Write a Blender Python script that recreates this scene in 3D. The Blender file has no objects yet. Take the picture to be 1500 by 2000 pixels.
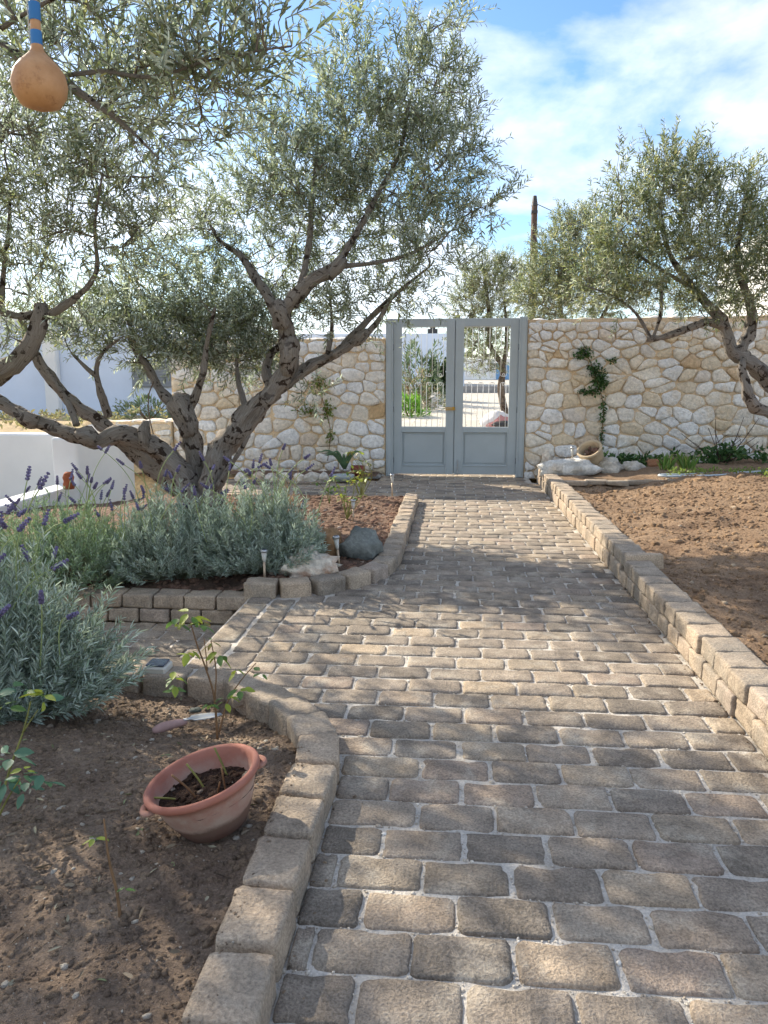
import bpy, bmesh, math, random
import numpy as np
from mathutils import Vector, Matrix, noise as mnoise

SC = bpy.context.scene
COL = SC.collection
PI = math.pi

# ------------------------------------------------------------------ camera
CAM_H = 1.38
PITCH = math.atan(252 / 1500.0)
YAW = math.radians(5.1)
cam_d = bpy.data.cameras.new('camera')
cam = bpy.data.objects.new('camera', cam_d)
COL.objects.link(cam)
cam.location = (0, 0, CAM_H)
cam.rotation_euler = (PI / 2 - PITCH, 0, YAW)
cam_d.sensor_fit = 'VERTICAL'
cam_d.sensor_height = 24.0
cam_d.lens = 18.0
cam_d.clip_start = 0.05
cam_d.clip_end = 3000
SC.camera = cam

# ------------------------------------------------------------------ sky and sun
SUN = Vector((-1.2, 1.15, 1.0)).normalized()      # towards the sun
ELEV = math.asin(SUN.z)
ROT = math.atan2(SUN.x, SUN.y)
world = bpy.data.worlds.new('World')
SC.world = world
world.use_nodes = True
wt = world.node_tree
wt.nodes.clear()
def wn(t, **kw):
    n = wt.nodes.new(t)
    for k, v in kw.items():
        setattr(n, k, v)
    return n
sky = wn('ShaderNodeTexSky', sky_type='NISHITA', sun_disc=False)
sky.sun_elevation = ELEV
sky.sun_rotation = ROT
sky.air_density = 1.0
sky.dust_density = 0.4
sky.ozone_density = 2.5
tc = wn('ShaderNodeTexCoord')
sep = wn('ShaderNodeSeparateXYZ')
wt.links.new(tc.outputs['Generated'], sep.inputs[0])
zadd = wn('ShaderNodeMath', operation='MAXIMUM'); zadd.inputs[1].default_value = 0.0
wt.links.new(sep.outputs[2], zadd.inputs[0])
zadd2 = wn('ShaderNodeMath', operation='ADD'); zadd2.inputs[1].default_value = 0.22
wt.links.new(zadd.outputs[0], zadd2.inputs[0])
dx = wn('ShaderNodeMath', operation='DIVIDE'); dy = wn('ShaderNodeMath', operation='DIVIDE')
wt.links.new(sep.outputs[0], dx.inputs[0]); wt.links.new(zadd2.outputs[0], dx.inputs[1])
wt.links.new(sep.outputs[1], dy.inputs[0]); wt.links.new(zadd2.outputs[0], dy.inputs[1])
cmb = wn('ShaderNodeCombineXYZ')
wt.links.new(dx.outputs[0], cmb.inputs[0]); wt.links.new(dy.outputs[0], cmb.inputs[1])
cmb.inputs[2].default_value = 5.4
n1 = wn('ShaderNodeTexNoise'); n1.inputs['Scale'].default_value = 1.15
n1.inputs['Detail'].default_value = 9; n1.inputs['Roughness'].default_value = 0.56
n1.inputs['Distortion'].default_value = 0.25
wt.links.new(cmb.outputs[0], n1.inputs['Vector'])
cr = wn('ShaderNodeValToRGB')
cr.color_ramp.elements[0].position = 0.43; cr.color_ramp.elements[0].color = (0, 0, 0, 1)
cr.color_ramp.elements[1].position = 0.55; cr.color_ramp.elements[1].color = (0.93, 0.93, 0.93, 1)
wt.links.new(n1.outputs['Fac'], cr.inputs[0])
n2 = wn('ShaderNodeTexNoise'); n2.inputs['Scale'].default_value = 3.2; n2.inputs['Detail'].default_value = 6
wt.links.new(cmb.outputs[0], n2.inputs['Vector'])
cc = wn('ShaderNodeValToRGB')
cc.color_ramp.elements[0].position = 0.35; cc.color_ramp.elements[0].color = (2.6, 2.75, 3.15, 1)
cc.color_ramp.elements[1].position = 0.65; cc.color_ramp.elements[1].color = (3.3, 3.4, 3.65, 1)
wt.links.new(n2.outputs['Fac'], cc.inputs[0])
mixs = wn('ShaderNodeMixRGB'); mixs.blend_type = 'MIX'
wt.links.new(cr.outputs[0], mixs.inputs[0])
addc = wn('ShaderNodeMixRGB'); addc.blend_type = 'ADD'; addc.inputs[0].default_value = 0.16
wt.links.new(cc.outputs[0], addc.inputs[1]); wt.links.new(sky.outputs[0], addc.inputs[2])
hs = wn('ShaderNodeHueSaturation'); hs.inputs['Saturation'].default_value = 1.15; hs.inputs['Value'].default_value = 0.62
wt.links.new(sky.outputs[0], hs.inputs['Color'])
wt.links.new(hs.outputs[0], mixs.inputs[1]); wt.links.new(addc.outputs[0], mixs.inputs[2])
bg = wn('ShaderNodeBackground'); bg.inputs['Strength'].default_value = 0.10
wt.links.new(mixs.outputs[0], bg.inputs['Color'])
wo = wn('ShaderNodeOutputWorld')
wt.links.new(bg.outputs[0], wo.inputs['Surface'])

sun_d = bpy.data.lights.new('sun', 'SUN')
sun_d.energy = 2.7
sun_d.angle = math.radians(0.55)
sun_d.color = (1.0, 0.90, 0.74)
sun_o = bpy.data.objects.new('sun', sun_d)
COL.objects.link(sun_o)
sun_o.location = (-8, 8, 9)
sun_o.rotation_euler = SUN.to_track_quat('Z', 'Y').to_euler()

SC.view_settings.view_transform = 'Standard'
SC.view_settings.look = 'None'
SC.view_settings.gamma = 1.0
SC.view_settings.exposure = 1.84
SC.view_settings.use_curve_mapping = False
SC.cycles.max_bounces = 6
SC.cycles.diffuse_bounces = 3
SC.cycles.glossy_bounces = 2
SC.cycles.transmission_bounces = 4
SC.cycles.transparent_max_bounces = 8
SC.cycles.use_denoising = True
SC.cycles.use_adaptive_sampling = True
SC.cycles.adaptive_threshold = 0.02

# ------------------------------------------------------------------ helpers: pixel of the 1500x2000 photo -> place
FW = np.array([-math.sin(YAW) * math.cos(PITCH), math.cos(YAW) * math.cos(PITCH), -math.sin(PITCH)])
RT = np.array([math.cos(YAW), math.sin(YAW), 0.0])
UP = np.cross(RT, FW)
CP = np.array([0, 0, CAM_H])
def _ray(u, v):
    return FW + RT * (u - 750) / 1500.0 - UP * (v - 1000) / 1500.0
def G(u, v, Z=0.0):
    d = _ray(u, v); return CP + d * ((Z - CAM_H) / d[2])
def A(u, v, Y):
    d = _ray(u, v); return CP + d * (Y / d[1])

rng = np.random.default_rng(11)
random.seed(5)

# ------------------------------------------------------------------ helpers: objects
def tag(o, label=None, cat=None, group=None, kind=None):
    if label: o['label'] = label
    if cat: o['category'] = cat
    if group: o['group'] = group
    if kind: o['kind'] = kind
    return o
def link(name, me, mat=None, parent=None):
    o = bpy.data.objects.new(name, me)
    COL.objects.link(o)
    if mat is not None and me is not None and not me.materials:
        me.materials.append(mat)
    if parent is not None:
        o.parent = parent
        if parent.type == 'EMPTY':
            o.matrix_parent_inverse = Matrix.Translation(-Vector(parent.location))
    return o
def thing(name, loc, label, cat, group=None):
    o = bpy.data.objects.new(name, None)
    COL.objects.link(o)
    o.empty_display_size = 0.1
    o.location = tuple(float(c) for c in loc)
    return tag(o, label, cat, group)
def mesh(name, V, F, smooth=False, cols=None):
    me = bpy.data.meshes.new(name)
    V = np.asarray(V, dtype=np.float32).reshape(-1, 3)
    if isinstance(F, np.ndarray):
        k = F.shape[1]; n = F.shape[0]
        me.vertices.add(len(V)); me.vertices.foreach_set('co', V.ravel())
        me.loops.add(n * k); me.loops.foreach_set('vertex_index', F.astype(np.int32).ravel())
        me.polygons.add(n)
        me.polygons.foreach_set('loop_start', np.arange(0, n * k, k, dtype=np.int32))
        me.update(calc_edges=True)
    else:
        me.from_pydata([tuple(map(float, p)) for p in V], [], F)
        me.update()
    if smooth:
        me.polygons.foreach_set('use_smooth', np.ones(len(me.polygons), dtype=bool))
    if cols is not None:
        at = me.color_attributes.new('col', 'FLOAT_COLOR', 'POINT')
        c = np.ones((len(V), 4), dtype=np.float32); c[:, :3] = cols
        at.data.foreach_set('color', c.ravel())
    me.validate()
    return me
class MB:
    def __init__(s): s.v = []; s.f = []
    def add(s, V, F):
        b = len(s.v)
        s.v += [tuple(p) for p in V]
        s.f += [tuple(i + b for i in q) for q in F]
        return s
    def box(s, x0, x1, y0, y1, z0, z1):
        return s.add([(x0,y0,z0),(x1,y0,z0),(x1,y1,z0),(x0,y1,z0),(x0,y0,z1),(x1,y0,z1),(x1,y1,z1),(x0,y1,z1)],
                     [(0,3,2,1),(4,5,6,7),(0,1,5,4),(1,2,6,5),(2,3,7,6),(3,0,4,7)])
    def tube(s, pts, rad, n=8, cap=True, lump=0.0, seed=0.0, lscale=6.0):
        V, F = tube_arrays(pts, rad, n, cap, lump, seed, lscale)
        return s.add(V, F)
    def lathe(s, prof, n=24, c=(0, 0, 0)):
        V = []; F = []
        for (r, z) in prof:
            for i in range(n):
                a = 2 * PI * i / n
                V.append((c[0] + r * math.cos(a), c[1] + r * math.sin(a), c[2] + z))
        for k in range(len(prof) - 1):
            for i in range(n):
                j = (i + 1) % n
                F.append((k*n+i, k*n+j, (k+1)*n+j, (k+1)*n+i))
        return s.add(V, F)
    def mesh(s, name, smooth=False): return mesh(name, s.v, s.f, smooth)
    def build(s, name, mat, parent=None, smooth=False):
        return link(name, s.mesh(name, smooth), mat, parent)
def spline(P, step):
    P = [np.array(p, float) for p in P]
    if len(P) == 2:
        n = max(2, int(np.linalg.norm(P[1] - P[0]) / step))
        return [P[0] + (P[1] - P[0]) * i / n for i in range(n + 1)]
    Q = [2 * P[0] - P[1]] + P + [2 * P[-1] - P[-2]]
    out = []
    for i in range(1, len(Q) - 2):
        n = max(1, int(np.linalg.norm(Q[i + 1][:3] - Q[i][:3]) / step))
        for k in range(n):
            t = k / n
            a, b, c, d = Q[i-1], Q[i], Q[i+1], Q[i+2]
            out.append(0.5 * ((2*b) + (-a + c)*t + (2*a - 5*b + 4*c - d)*t*t + (-a + 3*b - 3*c + d)*t**3))
    out.append(P[-1])
    return out
def tube_arrays(pts, rad, n=8, cap=True, lump=0.0, seed=0.0, lscale=6.0, grain=None):
    P = [np.array(p, float) for p in pts]
    m = len(P)
    if np.isscalar(rad): rad = [rad] * m
    V = []; F = []
    ref = np.array([0.3, 0.1, 1.0])
    t0 = P[1] - P[0]; t0 /= np.linalg.norm(t0) + 1e-9
    if abs(t0 @ ref) > 0.9 * np.linalg.norm(ref): ref = np.array([1.0, 0.2, 0.0])
    u = np.cross(t0, ref); u /= np.linalg.norm(u)
    ln = 0.0
    for k in range(m):
        if k: ln += np.linalg.norm(P[k] - P[k-1])
        t = P[min(k+1, m-1)] - P[max(k-1, 0)]
        t /= np.linalg.norm(t) + 1e-9
        u = u - t * (u @ t); u /= np.linalg.norm(u) + 1e-9
        w = np.cross(t, u)
        for i in range(n):
            a = 2 * PI * i / n
            d = u * math.cos(a) + w * math.sin(a)
            r = rad[k]
            p = P[k] + d * r
            if lump:
                q = Vector(p * lscale) + Vector((seed, seed * 1.7, 0))
                g = mnoise.noise(q) + 0.6 * mnoise.noise(q * 2.3) + 0.35 * mnoise.noise(q * 5.1)
                aa = a + ln * 1.6
                fq = Vector((math.cos(aa) * 1.7, math.sin(aa) * 1.7, ln * 1.5 + seed))
                rid = -abs(mnoise.noise(fq)) * 1.6 + 0.5 * mnoise.noise(fq * 2.1) + 0.25
                p = P[k] + d * r * (1 + lump * 0.75 * g + lump * 1.1 * rid * min(1.0, r / 0.05))
                if grain is not None: grain.append((math.cos(aa) * (0.35 + r * 4), math.sin(aa) * (0.35 + r * 4), ln * 0.55 + seed * 3))
            V.append(p)
    for k in range(m - 1):
        for i in range(n):
            j = (i + 1) % n
            F.append((k*n+i, k*n+j, (k+1)*n+j, (k+1)*n+i))
    if cap:
        F.append(tuple(range(n - 1, -1, -1)))
        F.append(tuple((m-1)*n + i for i in range(n)))
    return V, F
def rblock(sx, sy, sz, bev, seed, jit=0.004, seg=2, rough=0.0):
    bm = bmesh.new()
    bmesh.ops.create_cube(bm, size=1.0)
    for v in bm.verts:
        v.co = Vector((v.co.x * sx, v.co.y * sy, (v.co.z + 0.5) * sz))
    r = random.Random(seed)
    for v in bm.verts:
        v.co += Vector((r.uniform(-jit, jit), r.uniform(-jit, jit), r.uniform(-jit, jit)))
    bmesh.ops.bevel(bm, geom=list(bm.edges), offset=bev, segments=seg, profile=0.6, affect='EDGES')
    if rough:
        bmesh.ops.subdivide_edges(bm, edges=[e for e in bm.edges if e.calc_length() > 0.04], cuts=3, use_grid_fill=True)
        for v in bm.verts:
            q = v.co * 22 + Vector((seed, seed * .7, 0)); q2 = v.co * 60 + Vector((seed, 0, seed))
            nrm = v.co.normalized() if v.co.length > 1e-6 else Vector((0, 0, 1))
            v.co += nrm * rough * (mnoise.noise(q) + .5 * mnoise.noise(q2)) - nrm * rough * 1.6 * max(0, mnoise.noise(v.co * 35 + Vector((seed, 9, 0))) - .35)
    for v in bm.verts:
        v.co += Vector((r.uniform(-jit, jit), r.uniform(-jit, jit), r.uniform(-jit, jit))) * 0.35
    me = bpy.data.meshes.new('block')
    bm.to_mesh(me); bm.free()
    for p in me.polygons: p.use_smooth = True
    return me
def rock_mesh(sx, sy, sz, seed, rough=0.35, sub=3, freq=1.6):
    bm = bmesh.new()
    bmesh.ops.create_icosphere(bm, subdivisions=sub, radius=1.0)
    o = Vector((seed * 3.1, seed * 1.3, seed * 0.7))
    for v in bm.verts:
        d = v.co.normalized()
        g = mnoise.noise(d * freq + o) + 0.5 * mnoise.noise(d * freq * 2.1 + o) + 0.25 * mnoise.noise(d * freq * 4.3 + o)
        cell = mnoise.cell(d * 2.2 + o) - 0.5
        v.co = d * (1 + rough * g + 0.08 * cell)
        v.co = Vector((v.co.x * sx, v.co.y * sy, max(v.co.z, -0.55) * sz))
    me = bpy.data.meshes.new('rock')
    bm.to_mesh(me); bm.free()
    for p in me.polygons: p.use_smooth = (sub > 2)
    return me

# ------------------------------------------------------------------ helpers: materials
def lin(h):
    h = h.lstrip('#')
    c = [int(h[i:i+2], 16) / 255 for i in (0, 2, 4)]
    return tuple((x / 12.92 if x <= 0.04045 else ((x + 0.055) / 1.055) ** 2.4) for x in c)
class NT:
    def __init__(s, name):
        s.m = bpy.data.materials.new(name); s.m.use_nodes = True
        s.t = s.m.node_tree; s.t.nodes.clear()
        s.out = s.t.nodes.new('ShaderNodeOutputMaterial')
        s.b = s.t.nodes.new('ShaderNodeBsdfPrincipled')
        s.t.links.new(s.b.outputs[0], s.out.inputs[0])
        s.geo = s.t.nodes.new('ShaderNodeNewGeometry')
        s.pos = s.geo.outputs['Position']
    def n(s, t, ins=None, **kw):
        x = s.t.nodes.new(t)
        for k, v in kw.items(): setattr(x, k, v)
        for k, v in (ins or {}).items(): s.set(x.inputs[k], v)
        return x
    def set(s, sock, v):
        if isinstance(v, bpy.types.NodeSocket): s.t.links.new(v, sock)
        elif isinstance(v, tuple) and len(v) == 3 and sock.type == 'RGBA': sock.default_value = v + (1,)
        else: sock.default_value = v
    def noise(s, scale, detail=5, rough=0.6, vec=None, dist=0.0):
        return s.n('ShaderNodeTexNoise', {'Vector': vec or s.pos, 'Scale': scale, 'Detail': detail, 'Roughness': rough, 'Distortion': dist}).outputs['Fac']
    def ramp(s, fac, lo, hi, a=0.0, b=1.0):
        return s.n('ShaderNodeMapRange', {'Value': fac, 'From Min': lo, 'From Max': hi, 'To Min': a, 'To Max': b}).outputs[0]
    def mix(s, fac, c1, c2, mode='MIX'):
        x = s.n('ShaderNodeMixRGB', {'Fac': fac, 'Color1': c1, 'Color2': c2}); x.blend_type = mode
        return x.outputs[0]
    def math(s, op, a, b=0.0):
        x = s.n('ShaderNodeMath', operation=op); s.set(x.inputs[0], a); s.set(x.inputs[1], b); return x.outputs[0]
    def bump(s, h, strength, dist, prev=None):
        x = s.n('ShaderNodeBump', {'Height': h, 'Strength': strength, 'Distance': dist})
        if prev is not None: s.t.links.new(prev, x.inputs['Normal'])
        return x.outputs[0]
    def rand(s, island=False):
        if island: return s.geo.outputs['Random Per Island']
        return s.n('ShaderNodeObjectInfo').outputs['Random']
    def pick(s, fac, stops):
        x = s.n('ShaderNodeValToRGB', {'Fac': fac})
        e = x.color_ramp.elements
        while len(e) < len(stops): e.new(0.5)
        for el, (p, c) in zip(e, stops): el.position = p; el.color = tuple(c) + (1,)
        return x.outputs[0]
    def done(s, col, rough=0.85, spec=0.3, normal=None):
        s.set(s.b.inputs['Base Color'], col)
        s.set(s.b.inputs['Roughness'], rough)
        s.b.inputs['Specular IOR Level'].default_value = spec
        if normal is not None: s.set(s.b.inputs['Normal'], normal)
        return s.m
def stone_like(name, stops, island=False, var=0.35, blotch=None, speck=60, bump=0.6, bdist=0.004, patch_scale=9, speck_col=None, rough=0.9, grain=0.28):
    t = NT(name)
    c = t.pick(t.rand(island), stops)
    big = t.noise(patch_scale, 5, 0.6)
    c = t.mix(t.ramp(big, 0.3, 0.7, 0, 1), t.mix(1.0, c, (1 - var,) * 3, 'MULTIPLY'), t.mix(1.0, c, (1 + var,) * 3, 'MULTIPLY'))
    if blotch:
        bn = t.noise(patch_scale * 0.55, 6, 0.65, dist=0.4)
        c = t.mix(t.ramp(bn, 0.52, 0.66, 0, 0.75), c, blotch)
    fine = t.noise(speck, 4, 0.7)
    c = t.mix(t.ramp(fine, 0.3, 0.7, 0, 1), t.mix(1.0, c, (1 - grain,) * 3, 'MULTIPLY'), t.mix(1.0, c, (1 + grain * 0.85,) * 3, 'MULTIPLY'))
    if speck_col:
        vo = t.n('ShaderNodeTexVoronoi', {'Vector': t.pos, 'Scale': speck * 1.7}).outputs['Distance']
        c = t.mix(t.ramp(vo, 0.16, 0.08, 0, 0.7), c, speck_col)
    nb = t.bump(t.math('ADD', t.math('MULTIPLY', fine, 0.6), t.noise(speck * 0.25, 4, 0.6)), bump, bdist)
    return t.done(c, rough, 0.25, nb)
def plain(name, col, rough=0.6, spec=0.3, var=0.12, scale=4, bump=0.15, bscale=40, bdist=0.003, metal=0.0, col2=None):
    t = NT(name)
    nz = t.noise(scale, 5, 0.6)
    c = t.mix(t.ramp(nz, 0.3, 0.7), t.mix(1.0, col, (1 - var,) * 3, 'MULTIPLY'), col2 or tuple(min(1, x * (1 + var)) for x in col))
    nb = t.bump(t.noise(bscale, 4, 0.6), bump, bdist) if bump else None
    t.b.inputs['Metallic'].default_value = metal
    return t.done(c, rough, spec, nb)
def leafmat(name, trans=0.42, rough=0.36, spec=0.65):
    t = NT(name)
    a = t.n('ShaderNodeAttribute', attribute_name='col').outputs['Color']
    t.done(a, rough, spec)
    tr = t.n('ShaderNodeBsdfTranslucent', {'Color': t.mix(1.0, a, (1.05, 1.12, 0.92), 'MULTIPLY')})
    mx = t.n('ShaderNodeMixShader', {'Fac': trans})
    t.t.links.new(t.b.outputs[0], mx.inputs[1]); t.t.links.new(tr.outputs[0], mx.inputs[2])
    t.t.links.new(mx.outputs[0], t.out.inputs[0])
    return t.m

PAVER_STOPS = [(0.0, lin('7c7266')), (0.2, lin('948778')), (0.42, lin('9e907f')), (0.6, lin('776e63')), (0.78, lin('a39480')), (0.9, lin('978778')), (1.0, lin('ac9a82'))]
KERB_STOPS = [(0.0, lin('9d8f7e')), (0.3, lin('ab9a85')), (0.55, lin('948879')), (0.8, lin('b39f88')), (1.0, lin('a29384'))]
m_paver = stone_like('paver_concrete', PAVER_STOPS, False, 0.32, lin('b3a897'), 130, 1.0, 0.008, 9, lin('bdb5a6'), grain=0.48)
m_paver_far = stone_like('paver_concrete_far', PAVER_STOPS, True, 0.25, lin('b3a897'), 95, 0.9, 0.005, 7, grain=0.4)
m_kerb = stone_like('kerb_concrete', KERB_STOPS, False, 0.28, lin('90877a'), 110, 1.0, 0.007, 8, lin('b9ae9a'), grain=0.42)
m_joint = stone_like('joint_mortar', [(0, lin('bab2a6')), (1, lin('c6bfb4'))], True, 0.22, lin('9d9385'), 120, 1.0, 0.006, 5, lin('d6d2c8'))
STONE_STOPS = [(0.0, lin('e4e2de')), (0.2, lin('dedcd9')), (0.42, lin('e8e4dc')), (0.6, lin('ddd3c2')), (0.72, lin('e6e4e0')), (0.86, lin('d5c3a6')), (0.94, lin('dbd8d3')), (1.0, lin('c6a880'))]
m_stone = stone_like('wall_stone', STONE_STOPS, False, 0.10, lin('d6c3a6'), 26, 1.0, 0.022, 3.2)
m_mortar = stone_like('wall_mortar', [(0, lin('d2b999')), (1, lin('d9c3a5'))], True, 0.12, lin('c6ab88'), 55, 0.9, 0.008, 4)
m_mortar_warm = stone_like('wall_mortar_warm', [(0, lin('d8be99')), (1, lin('dfc7a5'))], True, 0.10, lin('cfb28b'), 55, 0.9, 0.008, 4)
m_whitepl = plain('white_plaster', lin('e4e4e2'), 0.85, 0.2, 0.07, 1.2, 0.25, 30, 0.004)
m_gate = plain('gate_paint', lin('a6aeb0'), 0.42, 0.4, 0.07, 2.2, 0.05, 60, 0.001)
m_iron_white = plain('grille_paint', lin('dcdcd8'), 0.45, 0.4, 0.05)
m_dark = plain('dark_iron', lin('3a3a3a'), 0.5, 0.4, 0.1)
m_brass = plain('brass', lin('b08a3a'), 0.3, 0.5, 0.1, metal=0.9)
m_steel = plain('steel', lin('b4b6b8'), 0.35, 0.5, 0.1, metal=0.7)

def soil_mat(name, a, b, dark, peb, island=False, sc=1.0):
    t = NT(name)
    c = t.mix(t.ramp(t.noise(5 * sc, 6, 0.65), 0.35, 0.65), a, b)
    c = t.mix(t.ramp(t.noise(2.2 * sc, 5, 0.6), 0.5, 0.68, 0, 0.8), c, dark)
    f = t.noise(70 * sc, 5, 0.75)
    c = t.mix(t.ramp(f, 0.3, 0.72), t.mix(1.0, c, (0.6,) * 3, 'MULTIPLY'), t.mix(1.0, c, (1.4,) * 3, 'MULTIPLY'))
    if island:
        r = t.rand(True)
        c = t.mix(1.0, c, t.pick(r, [(0, (0.7,) * 3), (0.5, (1.0, 0.98, 0.95)), (0.9, (1.2, 1.17, 1.12)), (1, (1.35, 1.3, 1.25))]), 'MULTIPLY')
        c = t.mix(t.ramp(r, 0.965, 0.97), c, peb)
    else:
        v = t.n('ShaderNodeTexVoronoi', {'Vector': t.pos, 'Scale': 70 * sc}).outputs['Distance']
        c = t.mix(t.ramp(v, 0.16, 0.10, 0, 0.6), c, peb)
    nb = t.bump(t.math('ADD', f, t.math('MULTIPLY', t.noise(22 * sc, 5, 0.7), 1.8)), 1.0, 0.022)
    return t.done(c, 0.95, 0.12, nb)
m_soil = soil_mat('soil', lin('8a7766'), lin('a38f7b'), lin('6f5f52'), lin('beb2a1'))
m_clod = soil_mat('soil_clod', lin('8f7c6a'), lin('a9957f'), lin('746457'), lin('d0c6b6'), True)
m_soil_r = soil_mat('soil_tilled', lin('957b62'), lin('ab9075'), lin('755e4b'), lin('bba68c'))
m_clod_r = soil_mat('soil_tilled_clod', lin('9a7f65'), lin('b39677'), lin('7a6350'), lin('c5b097'), True)
m_mulch = soil_mat('soil_mulch', lin('7a6456'), lin('917865'), lin('5a4a40'), lin('ab9986'))
m_mulch_c = soil_mat('mulch_chip', lin('937363'), lin('aa8b76'), lin('6a5548'), lin('c9b5a2'), True)
m_sand = soil_mat('dry_ground', lin('b09a78'), lin('c4ae88'), lin('8d8460'), lin('cfc2a4'), sc=0.4)

def bark_mat(name, a, b, dark):
    t = NT(name)
    gv = t.n('ShaderNodeAttribute', attribute_name='grain').outputs['Vector']
    f1 = t.noise(9, 8, 0.72, gv, 0.5)
    f2 = t.noise(26, 6, 0.7, gv, 0.3)
    c = t.mix(t.ramp(f1, 0.32, 0.66), a, b)
    c = t.mix(t.ramp(f2, 0.50, 0.34, 0, 0.6), c, dark)
    d = t.noise(12.5, 4, 0.58, None, 0.7)
    c = t.mix(t.ramp(d, 0.555, 0.60, 0, 0.95), c, dark)
    c = t.mix(t.ramp(t.noise(5, 4, 0.6), 0.5, 0.7, 0, 0.5), c, lin('b3aaa0'))
    nb = t.bump(t.math('ADD', t.math('ADD', f2, t.math('MULTIPLY', f1, 1.5)), t.math('MULTIPLY', d, -0.8)), 1.0, 0.035)
    return t.done(c, 0.92, 0.15, nb)
m_bark = bark_mat('olive_bark', lin('948a7f'), lin('bfb6ab'), lin('43362e'))
m_bark_far = bark_mat('olive_bark_far', lin('6d5f52'), lin('93867a'), lin('40322a'))
m_leaf = leafmat('olive_leaf')
m_lav = leafmat('lavender_leaf', 0.22, 0.6, 0.25)
m_green = leafmat('green_leaf', 0.35, 0.5, 0.25)
m_dry = leafmat('dry_stem', 0.0, 0.8, 0.1)

# ------------------------------------------------------------------ foliage helpers
def leaf_arrays(p, d, nrm, L, W, fold=0.18, droop=0.1):
    d = d / (np.linalg.norm(d, axis=1, keepdims=True) + 1e-9)
    s = np.cross(d, nrm); s /= (np.linalg.norm(s, axis=1, keepdims=True) + 1e-9)
    n = np.cross(s, d)
    L = L[:, None]; W = W[:, None]
    V = np.empty((len(p), 6, 3))
    V[:, 0] = p
    V[:, 1] = p + d * L * 0.33 + s * W * 0.5 + n * W * fold
    V[:, 2] = p + d * L * 0.70 + s * W * 0.42 + n * W * fold - n * L * droop * 0.4
    V[:, 3] = p + d * L - n * L * droop
    V[:, 4] = p + d * L * 0.70 - s * W * 0.42 + n * W * fold - n * L * droop * 0.4
    V[:, 5] = p + d * L * 0.33 - s * W * 0.5 + n * W * fold
    b = np.arange(len(p))[:, None] * 6
    F = np.concatenate([b + np.array([[0, 1, 2, 3]]), b + np.array([[0, 3, 4, 5]])])
    return V.reshape(-1, 3), F
def unit(a): return a / (np.linalg.norm(a, axis=-1, keepdims=True) + 1e-9)
def rnd_unit(r, n): return unit(r.normal(size=(n, 3)))
class Foliage:
    def __init__(s): s.V = []; s.F = []; s.C = []; s.n = 0
    def add(s, V, F, C):
        s.V.append(V); s.F.append(F + s.n); s.C.append(C); s.n += len(V)
    def leaves(s, r, p, d, L, W, pal, var=0.2, fold=0.18, droop=0.1):
        n = len(p)
        nr = unit(rnd_unit(r, n) * 0.8 + np.array([0, 0, 1.0]))
        V, F = leaf_arrays(p, d, nr, L, W, fold, droop)
        w = np.array([q[0] for q in pal]); w = w / w.sum()
        k = r.choice(len(pal), size=n, p=w)
        c = np.array([q[1] for q in pal])[k] * (1 + var * r.uniform(-1, 1, (n, 1)))
        s.add(V, F, np.repeat(c, 6, axis=0))
    def tubes3(s, P, R, col):
        """thin three-sided tube along P (m,3)"""
        m = len(P)
        t = unit(np.gradient(P, axis=0))
        ref = np.array([0.37, 0.61, 0.2])
        u = unit(np.cross(t, ref)); w = np.cross(t, u)
        V = np.empty((m, 3, 3))
        for i in range(3):
            a = 2 * PI * i / 3
            V[:, i] = P + (u * math.cos(a) + w * math.sin(a)) * R[:, None]
        F = []
        for k in range(m - 1):
            for i in range(3):
                j = (i + 1) % 3
                F.append((k*3+i, k*3+j, (k+1)*3+j, (k+1)*3+i))
        s.add(V.reshape(-1, 3), np.array(F), np.tile(np.array(col), (m * 3, 1)))
    def build(s, name, mat, parent, smooth=False):
        me = mesh(name, np.concatenate(s.V), np.concatenate(s.F), smooth, np.concatenate(s.C))
        return link(name, me, mat, parent)

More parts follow.
